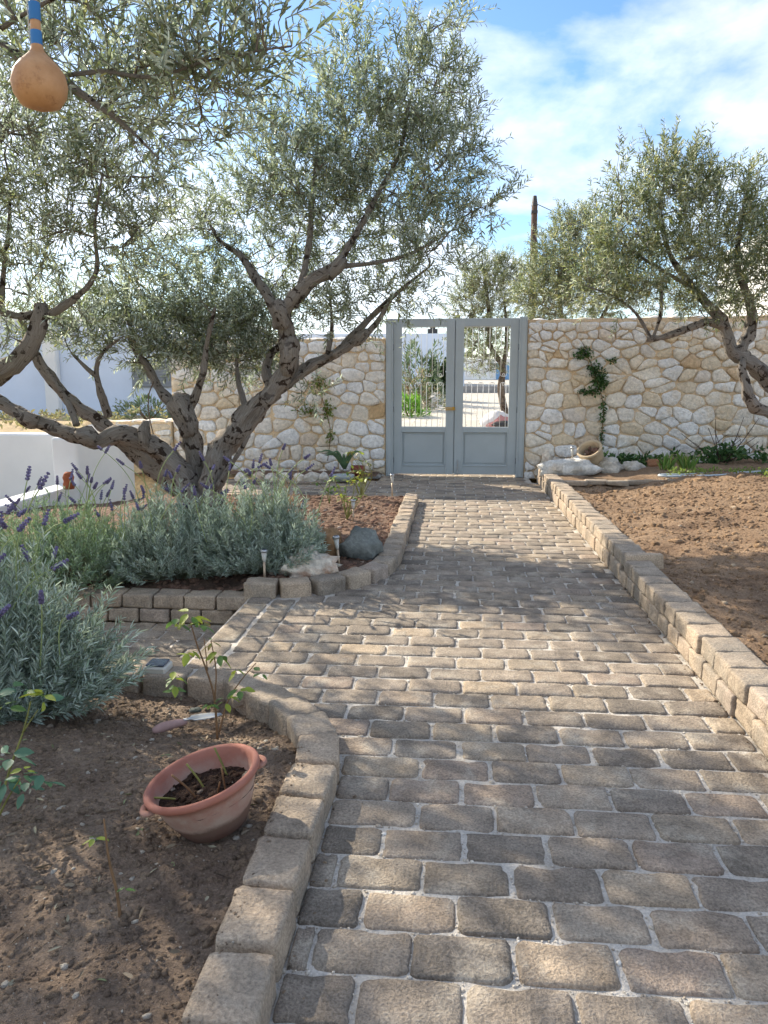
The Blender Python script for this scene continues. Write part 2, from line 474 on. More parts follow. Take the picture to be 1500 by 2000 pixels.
OLIVE = [(0.40, (0.175, 0.21, 0.14)), (0.44, (0.49, 0.54, 0.48)), (0.11, (0.25, 0.29, 0.14)), (0.05, (0.38, 0.38, 0.18))]
OLIVE_LIGHT = [(0.40, (0.15, 0.185, 0.095)), (0.34, (0.46, 0.49, 0.40)), (0.19, (0.28, 0.30, 0.13)), (0.09, (0.40, 0.37, 0.17))]
def olive_tree(name, base, label, limbs, blobs, seed, leaf_len=0.074, pal=OLIVE, mat_b=None, group='olive trees', upb=0.55, n_side=16, sec_den=0.055, lum=0.40, tubes_r=0.0022, dens=1.12, wk=0.60):
    r = np.random.default_rng(seed)
    root = thing(name, base, label, 'tree', group)
    mb = MB(); nodes = []; gr = []
    for (P, R) in limbs:
        Q = spline([np.append(np.array(p, float), rr * wk) for p, rr in zip(P, R)], 0.035)
        pts = [q[:3] for q in Q]; rad = [max(0.004, q[3]) for q in Q]
        mb.add(*tube_arrays(pts, rad, n_side, True, lum, seed + len(nodes) * 0.1, 5.0, gr))
        nodes += [(p, ra) for p, ra in zip(pts, rad)]
    tko = mb.build('trunk', mat_b or m_bark, root, True)
    if len(gr) == len(tko.data.vertices):
        at = tko.data.attributes.new('grain', 'FLOAT_VECTOR', 'POINT'); at.data.foreach_set('vector', np.array(gr, dtype=np.float32).ravel())
    NP = np.array([p for p, _ in nodes])
    keep = np.array([ra < 0.10 for _, ra in nodes])
    NP = NP[keep] if keep.any() else NP
    tw = Foliage(); lv = Foliage()
    shoots = []; secs = []
    blobs = [(c, q, int(n * dens)) for c, q, n in blobs]
    cen = np.mean([b[0] for b in blobs], axis=0)
    for (c, rad3, n) in blobs:
        c = np.array(c); rad3 = np.array(rad3) if not np.isscalar(rad3) else np.array([rad3] * 3)
        q = rnd_unit(r, n) * (r.uniform(0.05, 1, (n, 1)) ** 0.45)
        pts = c + q * rad3
        shoots += [(p, unit(p - c) * 0.5 + unit(p - cen) * 0.3) for p in pts]
        ns = max(2, int(n * sec_den))
        secs += list(c + rnd_unit(r, ns) * rad3 * r.uniform(0.3, 0.85, (ns, 1)))
    secs = np.array(secs)
    d0 = np.array([np.min(np.linalg.norm(NP - p, axis=1)) for p in secs])
    barkc = (0.17, 0.14, 0.11)
    for i in np.argsort(d0):
        p = secs[i]
        cost = np.linalg.norm(NP - p, axis=1) + 0.5 * np.maximum(0, NP[:, 2] - p[2])
        b = NP[np.argmin(cost)]
        dist = np.linalg.norm(p - b)
        if dist < 0.05: continue
        k = max(4, int(dist / 0.07)); t = np.linspace(0, 1, k)[:, None]
        mid = (b + p) / 2 + np.array([0, 0, 0.12 * dist]) + r.normal(size=3) * 0.10 * dist
        P = (1-t)**2 * b + 2*t*(1-t) * mid + t**2 * p
        P[1:-1] += r.normal(size=(k-2, 3)) * 0.008
        r0 = min(0.022, 0.006 + 0.012 * dist)
        tw.tubes3(P, np.linspace(r0, 0.0035, k), barkc)
        NP = np.vstack([NP, P[1:]])
    for (p, od) in shoots:
        L = r.uniform(0.16, 0.40)
        d = unit(od + np.array([0, 0, upb]) + r.normal(size=3) * 0.38)
        k = 6; t = np.linspace(0, 1, k)[:, None]
        bend = r.normal(size=3) * 0.10 * L + np.array([0, 0, -0.05 * L])
        P = p + d * L * t + bend * t * t
        j = np.argmin(np.linalg.norm(NP - p, axis=1))
        gap = np.linalg.norm(NP[j] - p)
        if 0.02 < gap < 0.6:
            kk = max(3, int(gap / 0.08)); tt = np.linspace(0, 1, kk)[:, None]
            Q = NP[j] * (1-tt) + p * tt + np.array([0, 0, -0.06 * gap]) * (4 * tt * (1-tt))
            PP = np.vstack([Q[:-1], P])
        else: PP = P
        tw.tubes3(PP, np.linspace(tubes_r * 1.5, tubes_r * 0.5, len(PP)), (0.20, 0.19, 0.14))
        m = int(L / 0.025)
        tt = np.repeat(np.linspace(0.06, 1.0, m), 2)
        a0 = np.tile([0, PI], m) + np.repeat(np.arange(m) * (PI / 2), 2) + r.uniform(0, PI)
        q = p + d * L * tt[:, None] + bend * (tt**2)[:, None]
        u = unit(np.cross(d, np.array([0.3, 0.5, 0.81]))); w = np.cross(d, u)
        side = u * np.cos(a0)[:, None] + w * np.sin(a0)[:, None]
        ld = unit(d * r.uniform(0.5, 1.2, (2*m, 1)) + side * r.uniform(0.6, 1.1, (2*m, 1)) + r.normal(size=(2*m, 3)) * 0.15)
        LL = leaf_len * r.uniform(0.65, 1.25, 2*m) * (1 - 0.35 * tt**3)
        kp = r.uniform(size=2*m) < 0.9
        lv.leaves(r, q[kp], ld[kp], LL[kp], (LL * r.uniform(0.17, 0.24, 2*m))[kp], pal, 0.25)
    tw.build('twigs', m_dry, root)
    lv.build('crown', m_leaf, root)
    return root

# ================================================================== SETTING
def sst(a, b, x):
    t = np.clip((x - a) / (b - a), 0, 1); return t * t * (3 - 2 * t)
def ground_z(x, y):
    left = sst(10.2, 11.6, y) * sst(-3.6, -4.3, x)
    back = sst(11.7, 14.0, y) * (1 - left)
    return -0.55 + left * 0.99 + back * 0.78 + 0.033 * np.clip(y - 14.0, 0, 60) * sst(-6.0, -4.0, x)
def sheet(name, xs, ys, fz, mat, parent=None, smooth=True):
    X, Y = np.meshgrid(xs, ys)
    Z = fz(X, Y)
    V = np.stack([X, Y, Z], -1).reshape(-1, 3)
    nx, ny = len(xs), len(ys)
    i = np.arange(nx - 1)[None, :] + np.arange(ny - 1)[:, None] * nx
    F = np.stack([i, i + 1, i + 1 + nx, i + nx], -1).reshape(-1, 4)
    return link(name, mesh(name, V, F, smooth), mat, parent)
gx = np.concatenate([[-900, -300, -100, -50, -25], np.arange(-16, 12.1, 0.35), [16, 25, 50, 100, 300, 900]])
gy = np.concatenate([[-300, -60, -20, -8], np.arange(-3, 24, 0.35), [28, 35, 50, 100, 300, 1200]])
ground = tag(sheet('ground', gx, gy, lambda x, y: ground_z(x, y), m_sand), kind='structure')

# ---- paved path with pavers
ROW = 0.155; BW = 0.25
def interp(pts, y): return float(np.interp(y, [p[0] for p in pts], [p[1] for p in pts]))
XL = [(0, -.388), (2.60, -.388), (2.85, -.47), (3.08, -.60), (3.28, -.78), (3.46, -.95), (3.50, -.99), (4.72, -.99), (4.80, -.98), (4.90, -.80), (5.07, -.63), (5.32, -.456), (5.8, -.392), (8.97, -.392), (8.98, -3.4), (10.85, -3.4), (10.86, -1.06), (12, -1.06)]
def XR(y): return 1.19 if y < 10.8 else 1.06
mbp = MB()
path_poly = [(-.46, .3), (-.46, 2.6), (-.6, 2.95), (-.8, 3.2), (-.99, 3.40), (-1.312, 3.40), (-1.312, 4.84), (-1.0, 4.88), (-.85, 4.95), (-.68, 5.13), (-.53, 5.37), (-.46, 5.85), (-.46, 8.95), (-3.45, 8.95), (-3.45, 10.9), (-1.06, 10.9), (-1.06, 12.2), (1.12, 12.2), (1.12, 10.9), (1.27, 10.8), (1.27, .3)]
n = len(path_poly)
mbp.add([(x, y, -0.009) for x, y in path_poly] + [(x, y, -0.30) for x, y in path_poly],
        [tuple(reversed(range(n)))] + [(i, (i+1) % n, n + (i+1) % n, n + i) for i in range(n)])
path = tag(mbp.build('path', m_joint), kind='structure')
bm = bmesh.new(); bm.from_mesh(path.data); bmesh.ops.recalc_face_normals(bm, faces=bm.faces); bm.to_mesh(path.data); bm.free()

def paver_arrays(w, l, seed, h=0.07):
    r = random.Random(seed)
    hw, hl = w / 2, l / 2
    rc = r.uniform(0.010, 0.020)
    out = []
    def side(x0, y0, x1, y1, k):
        for i in range(1, k):
            t = i / k + r.uniform(-.3, .3) / k
            out.append([x0 + (x1-x0) * t, y0 + (y1-y0) * t])
    C = ((hw, hl, 0), (-hw, hl, PI/2), (-hw, -hl, PI), (hw, -hl, 3*PI/2))
    for q, (cx, cy, a0) in enumerate(C):
        rr_ = rc * r.uniform(0.6, 1.6)
        for k in range(3):
            a = a0 + (PI/2) * k / 2
            out.append([cx - math.copysign(rr_, cx) + rr_ * math.cos(a), cy - math.copysign(rr_, cy) + rr_ * math.sin(a)])
        nx_, ny_, _ = C[(q + 1) % 4]
        side(cx * .86 if q % 2 == 0 else cx, cy if q % 2 == 0 else cy * .8, nx_ * .86 if q % 2 == 0 else nx_, ny_ if q % 2 == 0 else ny_ * .8, 5 if q % 2 == 0 else 4)
    m = len(out)
    out = [(x + r.uniform(-.0026, .0026), y + r.uniform(-.0026, .0026)) for x, y in out]
    chip = [0.0] * m
    for _ in range(r.randint(1, 4)):
        i = r.randrange(m); c = r.uniform(.003, .010); chip[i] = c; chip[(i+1) % m] = c * r.uniform(.3, .9)
    V = []; F = []
    for lv_, (inset, z) in enumerate(((0.0, -h), (0.0, -0.012), (0.0035, -0.004), (0.0095, -0.0008), (0.028, 0.0))):
        for i, (x, y) in enumerate(out):
            ins = inset + (chip[i] if lv_ >= 2 else chip[i] * .3 if lv_ == 1 else 0)
            fx = 1 - ins / hw; fy = 1 - ins / hl
            V.append((x * fx, y * fy, z + (r.uniform(-.0013, .0013) if lv_ > 1 else 0) - (chip[i] * .25 if 1 < lv_ < 4 else 0)))
    V.append((r.uniform(-.02, .02), r.uniform(-.02, .02), r.uniform(-.001, .0022)))
    for k in range(4):
        for i in range(m):
            j = (i + 1) % m
            F.append((k*m+i, k*m+j, (k+1)*m+j, (k+1)*m+i))
    for i in range(m): F.append((4*m+i, 4*m+(i+1) % m, 5*m))
    return V, F
PV = [paver_arrays(BW - 0.010, ROW - 0.010, 100 + i) for i in range(14)]
PVM = []
for V, F in PV:
    me = mesh('paver', V, F, True); me.materials.append(m_paver); PVM.append(me)
spots = []
rr = random.Random(3)
k = 0
y = 0.75
while y < 11.9:
    xl = interp(XL, y); xr = XR(y)
    x = xr - (k % 2) * BW * 0.5 - rr.uniform(-.03, .03)
    x = xr + (BW * 0.5 if k % 2 else 0) + rr.uniform(-.04, .0)
    while x > xl:
        a, b = max(x - BW, xl), min(x, xr)
        if a - xl < 0.055: a = xl
        if b - a > 0.05: spots.append(((a + b) / 2 , y, b - a, 0.0, 0.0))
        x = a if a == xl else x - BW
        if a == xl: break
    y += ROW; k += 1
for cx, off in ((-1.065, 0.0), (-1.228, 0.11)):
    y = 3.44 + off * 0.5
    y0 = 3.50 if cx > -1.1 else 3.50
    y = y0 - off
    while y < 4.74:
        a, b = max(y, y0), min(y + BW, 4.76)
        if b - a > 0.06: spots.append((cx, (a + b) / 2, b - a, PI / 2, 0.0))
        y += BW
spots.sort(key=lambda s: s[0]**2 + s[1]**2)
far = MB()
for i, (x, y, w, rz, z) in enumerate(spots):
    kx = rr.randrange(14)
    sx = (w - 0.010) / (BW - 0.010)
    rot = rz + rr.uniform(-.014, .014) + (PI if rr.random() < .5 else 0)
    zz = rr.uniform(-.003, .004); tx, ty = rr.uniform(-.012, .012), rr.uniform(-.014, .014)
    x += rr.uniform(-.004, .004); y += rr.uniform(-.004, .004)
    if i < 285:
        o = link('paver', PVM[kx], None, path)
        o.location = (x, y, zz); o.rotation_euler = (tx, ty, rot); o.scale = (sx, 1, 1)
    else:
        V, F = PV[kx]
        mt = Matrix.Translation((x, y, zz)) @ Matrix.Rotation(rot, 4, 'Z') @ Matrix.Rotation(tx, 4, 'X') @ Matrix.Diagonal((sx, 1, 1, 1))
        far.add([mt @ Vector(p) for p in V], F)
fo = far.build('far_pavers', m_paver_far, path, True); fo['kind'] = 'stuff'

# grit and sand lodged in the joints
gr_ = np.random.default_rng(91); gp = []
for (x, y, w, rz, z) in spots[:330]:
    k_ = 26
    if rz == 0.0:
        a_ = gr_.uniform(-.5, .5, (k_, 2)); e_ = gr_.integers(0, 2, k_)
        gx_ = np.where(e_ == 0, x + a_[:, 0] * w, x - w / 2 + gr_.normal(size=k_) * .003)
        gy_ = np.where(e_ == 0, y - ROW / 2 + gr_.normal(size=k_) * .003, y + a_[:, 1] * ROW)
        gp.append(np.stack([gx_, gy_, np.full(k_, -.0075)], -1))
GRIT = np.concatenate(gp)
# ---- lower side path, one step down to the left
sp = MB(); sp.box(-3.6, -1.312, 3.5, 4.76, -0.36, -0.201)
side_path = tag(sp.build('side_path', m_joint), kind='structure')
y = 3.6; k = 0
while y < 4.74:
    x = -1.44 - (0.12 if k % 2 else 0)
    while x > -3.4:
        o = link('paver', PVM[rr.randrange(14)], None, side_path)
        o.location = (x, y, -0.19 + rr.uniform(-.003, .003)); o.rotation_euler = (rr.uniform(-.01, .01), rr.uniform(-.01, .01), rr.uniform(-.015, .015) + (PI if rr.random() < .5 else 0))
        x -= BW
    y += ROW; k += 1

# ---- edging of blocks
KB = [rblock(0.156, 0.209, 0.20, 0.017, 40 + i, 0.006, 2, 0.005) for i in range(8)]   # width x, length y
KC = [rblock(0.17, 0.194, 0.093, 0.012, 60 + i, 0.005, 2, 0.0045) for i in range(8)]
for me in KB + KC: me.materials.append(m_kerb)
def put(root, me, x, y, z, rz, sx=1, sy=1, sz=1, name='block', tilt=0.012):
    o = link(name, me, None, root)
    o.location = (x, y, z)
    o.rotation_euler = (rr.uniform(-tilt, tilt), rr.uniform(-tilt, tilt), rz)
    o.scale = (sx, sy, sz)
    return o
def along(P, step):
    Q = spline([np.array(p, float) for p in P], 0.01)
    Q = np.array(Q); s = np.concatenate([[0], np.cumsum(np.linalg.norm(np.diff(Q[:, :2], axis=0), axis=1))])
    out = []; d = step / 2
    while d < s[-1]:
        p = np.array([np.interp(d, s, Q[:, i]) for i in range(3)])
        q = np.array([np.interp(min(d + .02, s[-1]), s, Q[:, i]) for i in range(3)])
        p0 = np.array([np.interp(d - .02, s, Q[:, i]) for i in range(3)])
        t = q - p0
        out.append((p, math.atan2(t[1], t[0]) - PI / 2)); d += step
    return out
e1 = thing('garden_edging', (-.46, 2.0, 0), 'weathered block edging curving along the near left bed with the terracotta pot', 'edging')
for p, rz in along([(-.462, .88, .092), (-.462, 1.5, .092), (-.462, 2.2, .09), (-.466, 2.56, .09), (-.545, 2.81, .075), (-.675, 3.02, .052), (-.835, 3.205, .03), (-.99, 3.36, .014), (-1.17, 3.405, .012), (-1.45, 3.42, .012), (-1.9, 3.44, .012)], 0.224):
    put(e1, KB[rr.randrange(8)], p[0], p[1], p[2] - 0.20, rz, rr.uniform(.97, 1.03), rr.uniform(.97, 1.02))
e2 = thing('garden_edging', (-.46, 7.0, 0), 'block edging round the middle left bed, bending from the path towards the lavender', 'edging')
for p, rz in along([(-1.355, 4.835, .095), (-1.2, 4.84, .095), (-1.0, 4.885, .095), (-.85, 4.955, .095), (-.68, 5.12, .095), (-.54, 5.36, .095), (-.47, 5.75, .095), (-.466, 6.3, .095), (-.466, 7.5, .095), (-.466, 8.95, .095)], 0.222):
    put(e2, KB[rr.randrange(8)], p[0], p[1], p[2] - 0.20, rz, rr.uniform(.97, 1.03), rr.uniform(.97, 1.02))
w3 = thing('retaining_wall', (-2.2, 4.84, -.2), 'low brown block wall in two courses beside the lower side path', 'retaining wall')
for c in range(2):
    x = -1.43 - (0.1 if c else 0)
    while x > -3.5:
        put(w3, KC[rr.randrange(8)], x, 4.845 + rr.uniform(-.004, .004), 0.0 - 0.096 * (c + 1), PI / 2, 1, 1.04)
        x -= 0.214
w4 = thing('kerb_wall', (1.28, 6, 0), 'straight sunlit kerb wall of two block courses along the right side of the path', 'kerb wall')
for c in range(2):
    y = 0.62 + (0.1 if c else 0)
    while y < 10.75:
        put(w4, KC[rr.randrange(8)], 1.277 + rr.uniform(-.007, .007) - (0.006 if c == 0 else 0), y, (0.0925 if y < 5.3 else 0.118) * c - 0.003, 0, 1, 1.0, 1.0 if (y < 5.3 or c) else 1.27)
        y += 0.2025
put(w4, KC[2], 1.325, 5.31, 0.088, PI / 2, 0.55, 1.28, 1.42, tilt=0.015)

# ---- soil beds
def fbm(x, y, s, seed=0.0, o=4):
    return mnoise.fractal(Vector((x * s + seed, y * s - seed, seed)), 0.9, 2.0, o)
fb = np.vectorize(fbm)
def bed(name, y0, y1, dy, xr, x_left, dx, fz, mat, amp, sc, seed):
    ys = np.arange(y0, y1 + 1e-6, dy)
    N = int((max(xr(y) for y in ys) - x_left) / dx)
    N = max(N, 4)
    T = np.linspace(0, 1, N)
    X = np.array([x_left + (xr(y) - x_left) * T for y in ys]); Y = np.repeat(ys[:, None], N, 1)
    Z = fz(X, Y) + amp * fb(X, Y, sc, seed) + amp * 0.45 * np.abs(fb(X, Y, sc * 3.1, seed + 3))
    V = np.stack([X, Y, Z], -1).reshape(-1, 3)
    i = np.arange(N - 1)[None, :] + np.arange(len(ys) - 1)[:, None] * N
    F = np.stack([i, i + 1, i + 1 + N, i + N], -1).reshape(-1, 4)
    o = link(name, mesh(name, V, F, True), mat)
    return tag(o, kind='structure'), (X, Y, Z)
ICO = None
def clods(name, pts, sizes, mat, parent, seed, flat=0.7):
    global ICO
    if ICO is None:
        bm = bmesh.new(); bmesh.ops.create_icosphere(bm, subdivisions=1, radius=1.0)
        bm.verts.ensure_lookup_table()
        ICO = (np.array([v.co[:] for v in bm.verts]), np.array([[v.index for v in f.verts] for f in bm.faces])); bm.free()
    r = np.random.default_rng(seed)
    n = len(pts)
    iv, if_ = ICO
    sc = r.uniform(0.55, 1.2, (n, 1, 3)) * np.array([1, 1, flat])
    jit = 1 + r.uniform(-0.28, 0.28, (n, len(iv), 1))
    a = r.uniform(0, 2*PI, n); ca, sa = np.cos(a), np.sin(a)
    P = iv[None] * sc * jit * sizes[:, None, None]
    Q = np.empty_like(P)
    Q[..., 0] = P[..., 0] * ca[:, None] - P[..., 1] * sa[:, None]
    Q[..., 1] = P[..., 0] * sa[:, None] + P[..., 1] * ca[:, None]
    Q[..., 2] = P[..., 2]
    V = (Q + pts[:, None, :]).reshape(-1, 3)
    F = (if_[None] + (np.arange(n) * len(iv))[:, None, None]).reshape(-1, 3)
    o = link(name, mesh(name, V, F, False), mat, parent); o['kind'] = 'stuff'
    return o
def scatter(grid, n, seed, cond=None, dens=None):
    X, Y, Z = grid; r = np.random.default_rng(seed)
    i = r.integers(0, X.shape[0] - 1, n); j = r.integers(0, X.shape[1] - 1, n)
    f, g = r.uniform(size=n), r.uniform(size=n)
    def bl(M): return (M[i, j] * (1-f) * (1-g) + M[i+1, j] * f * (1-g) + M[i, j+1] * (1-f) * g + M[i+1, j+1] * f * g)
    p = np.stack([bl(X), bl(Y), bl(Z)], -1)
    if cond is not None: p = p[cond(p)]
    return p
clods('joint_grit', GRIT, rng.gamma(1.4, 0.0012, len(GRIT)) + 0.0011, stone_like('grit', [(0, lin('a89c8c')), (.6, lin('c2b8a8')), (1, lin('e0dbd0'))], True, .2, None, 150, .5, .002, 20), path, 92)
NK = [(0, -.47), (2.6, -.47), (2.81, -.545), (3.02, -.675), (3.205, -.835), (3.36, -.99), (3.4, -1.2)]
near_bed, ngrid = bed('soil_bed', 0.3, 3.40, 0.022, lambda y: interp(NK, y), -3.2, 0.022,
                      lambda x, y: 0.035 - 0.13 * sst(2.5, 3.2, y) + 0.03 * sst(-1.0, -2.0, x), m_soil, 0.026, 4.2, 1.0)
p = scatter(ngrid, 44000, 21, lambda p: (p[:, 1] > 1.0) & (p[:, 0] > -2.4))
clods('soil_clods', p, np.minimum(0.014, rng.gamma(0.9, 0.0040, len(p))) + 0.0014, m_clod, near_bed, 22)
lit = scatter(ngrid, 700, 23, lambda p: (p[:, 1] > 1.0) & (p[:, 0] > -2.4))
LIT = Foliage(); lr = np.random.default_rng(24)
ld_ = lr.normal(size=(len(lit), 3)); ld_[:, 2] *= .15
LIT.leaves(lr, lit + np.array([0, 0, .006]), unit(ld_), lr.uniform(.02, .05, len(lit)), lr.uniform(.005, .011, len(lit)), [(1, (.24, .19, .13)), (.5, (.36, .32, .22)), (.5, (.16, .12, .09)), (.3, (.22, .24, .12))], .3)
n_ = 220
sp_ = np.stack([lr.uniform(-.545, -.50, n_) + np.abs(lr.normal(size=n_)) * .02, lr.uniform(1.0, 2.55, n_), np.full(n_, .0935)], -1)
clods('spilled_soil', sp_, lr.gamma(1.2, .0013, n_) + .0008, m_clod, near_bed, 26)
n_ = 500
sp_ = np.stack([np.where(lr.uniform(size=n_) < .5, -.385 + np.abs(lr.normal(size=n_)) * .03, 1.185 - np.abs(lr.normal(size=n_)) * .03), lr.uniform(1.2, 6.0, n_), np.full(n_, .002)], -1)
sp_ = sp_[(sp_[:, 0] > .5) | (sp_[:, 1] < 2.55)]
clods('edge_grit', sp_, lr.gamma(1.2, .0016, len(sp_)) + .0008, m_clod, path, 27)
lo_ = LIT.build('leaf_litter', m_dry, near_bed); lo_['kind'] = 'stuff'
MK = [(4.9, -1.0), (4.955, -.85), (5.12, -.68), (5.36, -.54), (5.75, -.47), (8.95, -.466)]
mid_bed, mgrid = bed('soil_bed', 4.90, 8.98, 0.04, lambda y: interp(MK, y), -6.5, 0.04,
                     lambda x, y: 0.055 - 0.10 * sst(-1.25, -1.6, x) * sst(5.6, 5.0, y) - 0.15 * sst(-3.2, -4.5, x), m_mulch, 0.018, 3.0, 5.0)
p = scatter(mgrid, 16000, 31, lambda p: (p[:, 0] > -3.0))
clods('mulch_chips', p, rng.gamma(2.0, 0.0065, len(p)) + 0.003, m_mulch_c, mid_bed, 32, 0.55)
right_bed, rgrid = bed('soil_bed', 0.4, 11.46, 0.05, lambda y: 8.5, 1.345, 0.05,
                       lambda x, y: 0.125 + 0.13 * sst(1.45, 3.2, x) * sst(2.0, 6.0, y) + 0.06 * sst(1.6, 3.6, x) * sst(7.5, 9.0, y) + 0.06 * sst(8.9, 9.8, y) * sst(2.4, 1.5, x), m_soil_r, 0.036, 3.4, 9.0)
p = scatter(rgrid, 60000, 41, lambda p: (p[:, 0] < 5.5) & (p[:, 1] > 2.0) & (p[:, 1] < 9.6))
clods('soil_clods', p, rng.gamma(1.1, 0.0062, len(p)) + 0.0025, m_clod_r, right_bed, 42)
wall_bed, wgrid = bed('soil_bed', 10.87, 11.46, 0.05, lambda y: -1.08, -5.2, 0.06, lambda x, y: 0.06 + 0 * x, m_mulch, 0.015, 3.0, 15.0)

# ---- courtyard beyond the gate
def court_mat():
    t = NT('courtyard_paving')
    b = t.n('ShaderNodeTexBrick', {'Vector': t.pos, 'Color1': lin('c9c3b6'), 'Color2': lin('bdb6a8'), 'Mortar': lin('938c80'), 'Scale': 1.0, 'Mortar Size': 0.012, 'Brick Width': 0.62, 'Row Height': 0.42})
    c = t.mix(t.ramp(t.noise(3, 5, .6), .3, .7, 0, .5), b.outputs['Color'], lin('b5ad9c'))
    return t.done(c, 0.9, 0.2, t.bump(t.noise(40), 0.4, 0.004))
m_court = court_mat()
court = tag(sheet('courtyard', np.linspace(-3.0, 7, 20), np.linspace(11.95, 55, 150), lambda x, y: -0.004 + 0.30 * sst(12.0, 14.5, y) + 0.033 * np.maximum(0, y - 14.0) + 0.0 * x, m_court), kind='structure')

# ================================================================== STONE WALLS
def clip_poly(P, a, b, c):
    """keep a*x+b*y<=c"""
    out = []
    for i in range(len(P)):
        p, q = P[i], P[(i + 1) % len(P)]
        dp, dq = a*p[0] + b*p[1] - c, a*q[0] + b*q[1] - c
        if dp <= 0: out.append(p)
        if (dp < 0 < dq) or (dq < 0 < dp):
            t = dp / (dp - dq)
            out.append((p[0] + t*(q[0]-p[0]), p[1] + t*(q[1]-p[1])))
    return out
def stone_cells(x0, x1, z0, z1, seed, cw=0.25, ch=0.185):
    r = random.Random(seed)
    S = []
    z = z0
    while z < z1 - 0.04:
        h = ch * r.uniform(0.45, 1.5)
        if z1 - (z + h) < 0.07: h = z1 - z
        x = x0
        while x < x1 - 0.03:
            w = cw * r.uniform(0.38, 1.7) * (0.75 + 0.35 * h / ch)
            if x1 - (x + w) < 0.09: w = x1 - x
            S.append((x + w/2 + r.uniform(-.2, .2) * w, z + h/2 + r.uniform(-.22, .22) * h))
            if r.random() < 0.18: S.append((x + w * r.uniform(.1, .9), z + h * r.uniform(.0, 1.0)))
            x += w
        z += h
    K = 1.45
    T = [(x, zz * K) for x, zz in S]
    A_ = np.array(T)
    cells = []
    for i, (x, zz) in enumerate(T):
        P = [(x0, z0*K), (x1, z0*K), (x1, z1*K), (x0, z1*K)]
        d = np.linalg.norm(A_ - A_[i], axis=1)
        for j in np.argsort(d)[1:26]:
            if d[j] < 1e-6: continue
            nx_, ny_ = A_[j] - A_[i]; m = (A_[j] + A_[i]) / 2
            P = clip_poly(P, nx_, ny_, nx_*m[0] + ny_*m[1])
            if len(P) < 3: break
        if len(P) >= 3: cells.append([(p[0], p[1] / K) for p in P])
    return cells
def stone_mesh(P, yf, r):
    P = np.array(P)
    c = P.mean(0)
    area = 0.5 * abs(np.dot(P[:, 0], np.roll(P[:, 1], 1)) - np.dot(P[:, 1], np.roll(P[:, 0], 1)))
    if area < 0.0018: return None
    # merge short edges
    Q = []
    for p in P:
        if not Q or np.linalg.norm(p - Q[-1]) > 0.025: Q.append(p)
    if len(Q) > 3 and np.linalg.norm(Q[0] - Q[-1]) < 0.025: Q.pop()
    if len(Q) < 3: return None
    Q = np.array(Q); c = Q.mean(0)
    size = math.sqrt(area)
    g = min(r.uniform(0.0, 0.012), size * 0.10)
    # corner cutting, then an uneven outline
    R = []
    m = len(Q)
    for i in range(m):
        a, b = Q[i], Q[(i + 1) % m]
        f = r.uniform(0.14, 0.27); h = r.uniform(0.14, 0.27)
        R += [a + (b - a) * f, a + (b - a) * (1 - h)]
        if np.linalg.norm(b - a) > 0.09: R.insert(-1, (a + b) / 2)
    R = np.array(R)
    v = R - c; ln = np.linalg.norm(v, axis=1, keepdims=True)
    R = c + v * np.maximum(0.35, 1 - g / np.maximum(ln, 1e-4)) + np.array([[r.uniform(-.006, .006), r.uniform(-.006, .006)] for _ in R])
    n = len(R)
    pr = r.uniform(0.016, 0.052) * min(1.0, 0.5 + size / 0.3)
    tx, tz = r.uniform(-.16, .16), r.uniform(-.16, .16)
    V = []; F = []
    for k, (f, d) in enumerate(((1.03, -0.05), (1.0, 0.25), (0.94, 0.72), (0.80, 0.95), (0.45, 1.0))):
        for i in range(n):
            q = c + (R[i] - c) * f
            w = 0 if k < 1 else 1
            dd = d * pr if k else 0.05 * -1
            bump = (mnoise.noise(Vector((q[0] * 14, q[1] * 14, yf + area * 99))) * 0.010) if k > 1 else 0
            V.append((q[0], yf - (dd + bump + (tx * (q[0]-c[0]) + tz * (q[1]-c[1])) * 0.6 * (1 if k > 0 else 0)), q[1]))
    V.append((c[0], yf - pr * 1.04 - r.uniform(-.004, .006), c[1]))
    for k in range(4):
        for i in range(n):
            j = (i + 1) % n
            F.append((k*n+i, k*n+j, (k+1)*n+j, (k+1)*n+i))
    for i in range(n): F.append((4*n+i, 4*n+(i+1) % n, 5*n))
    return V, F
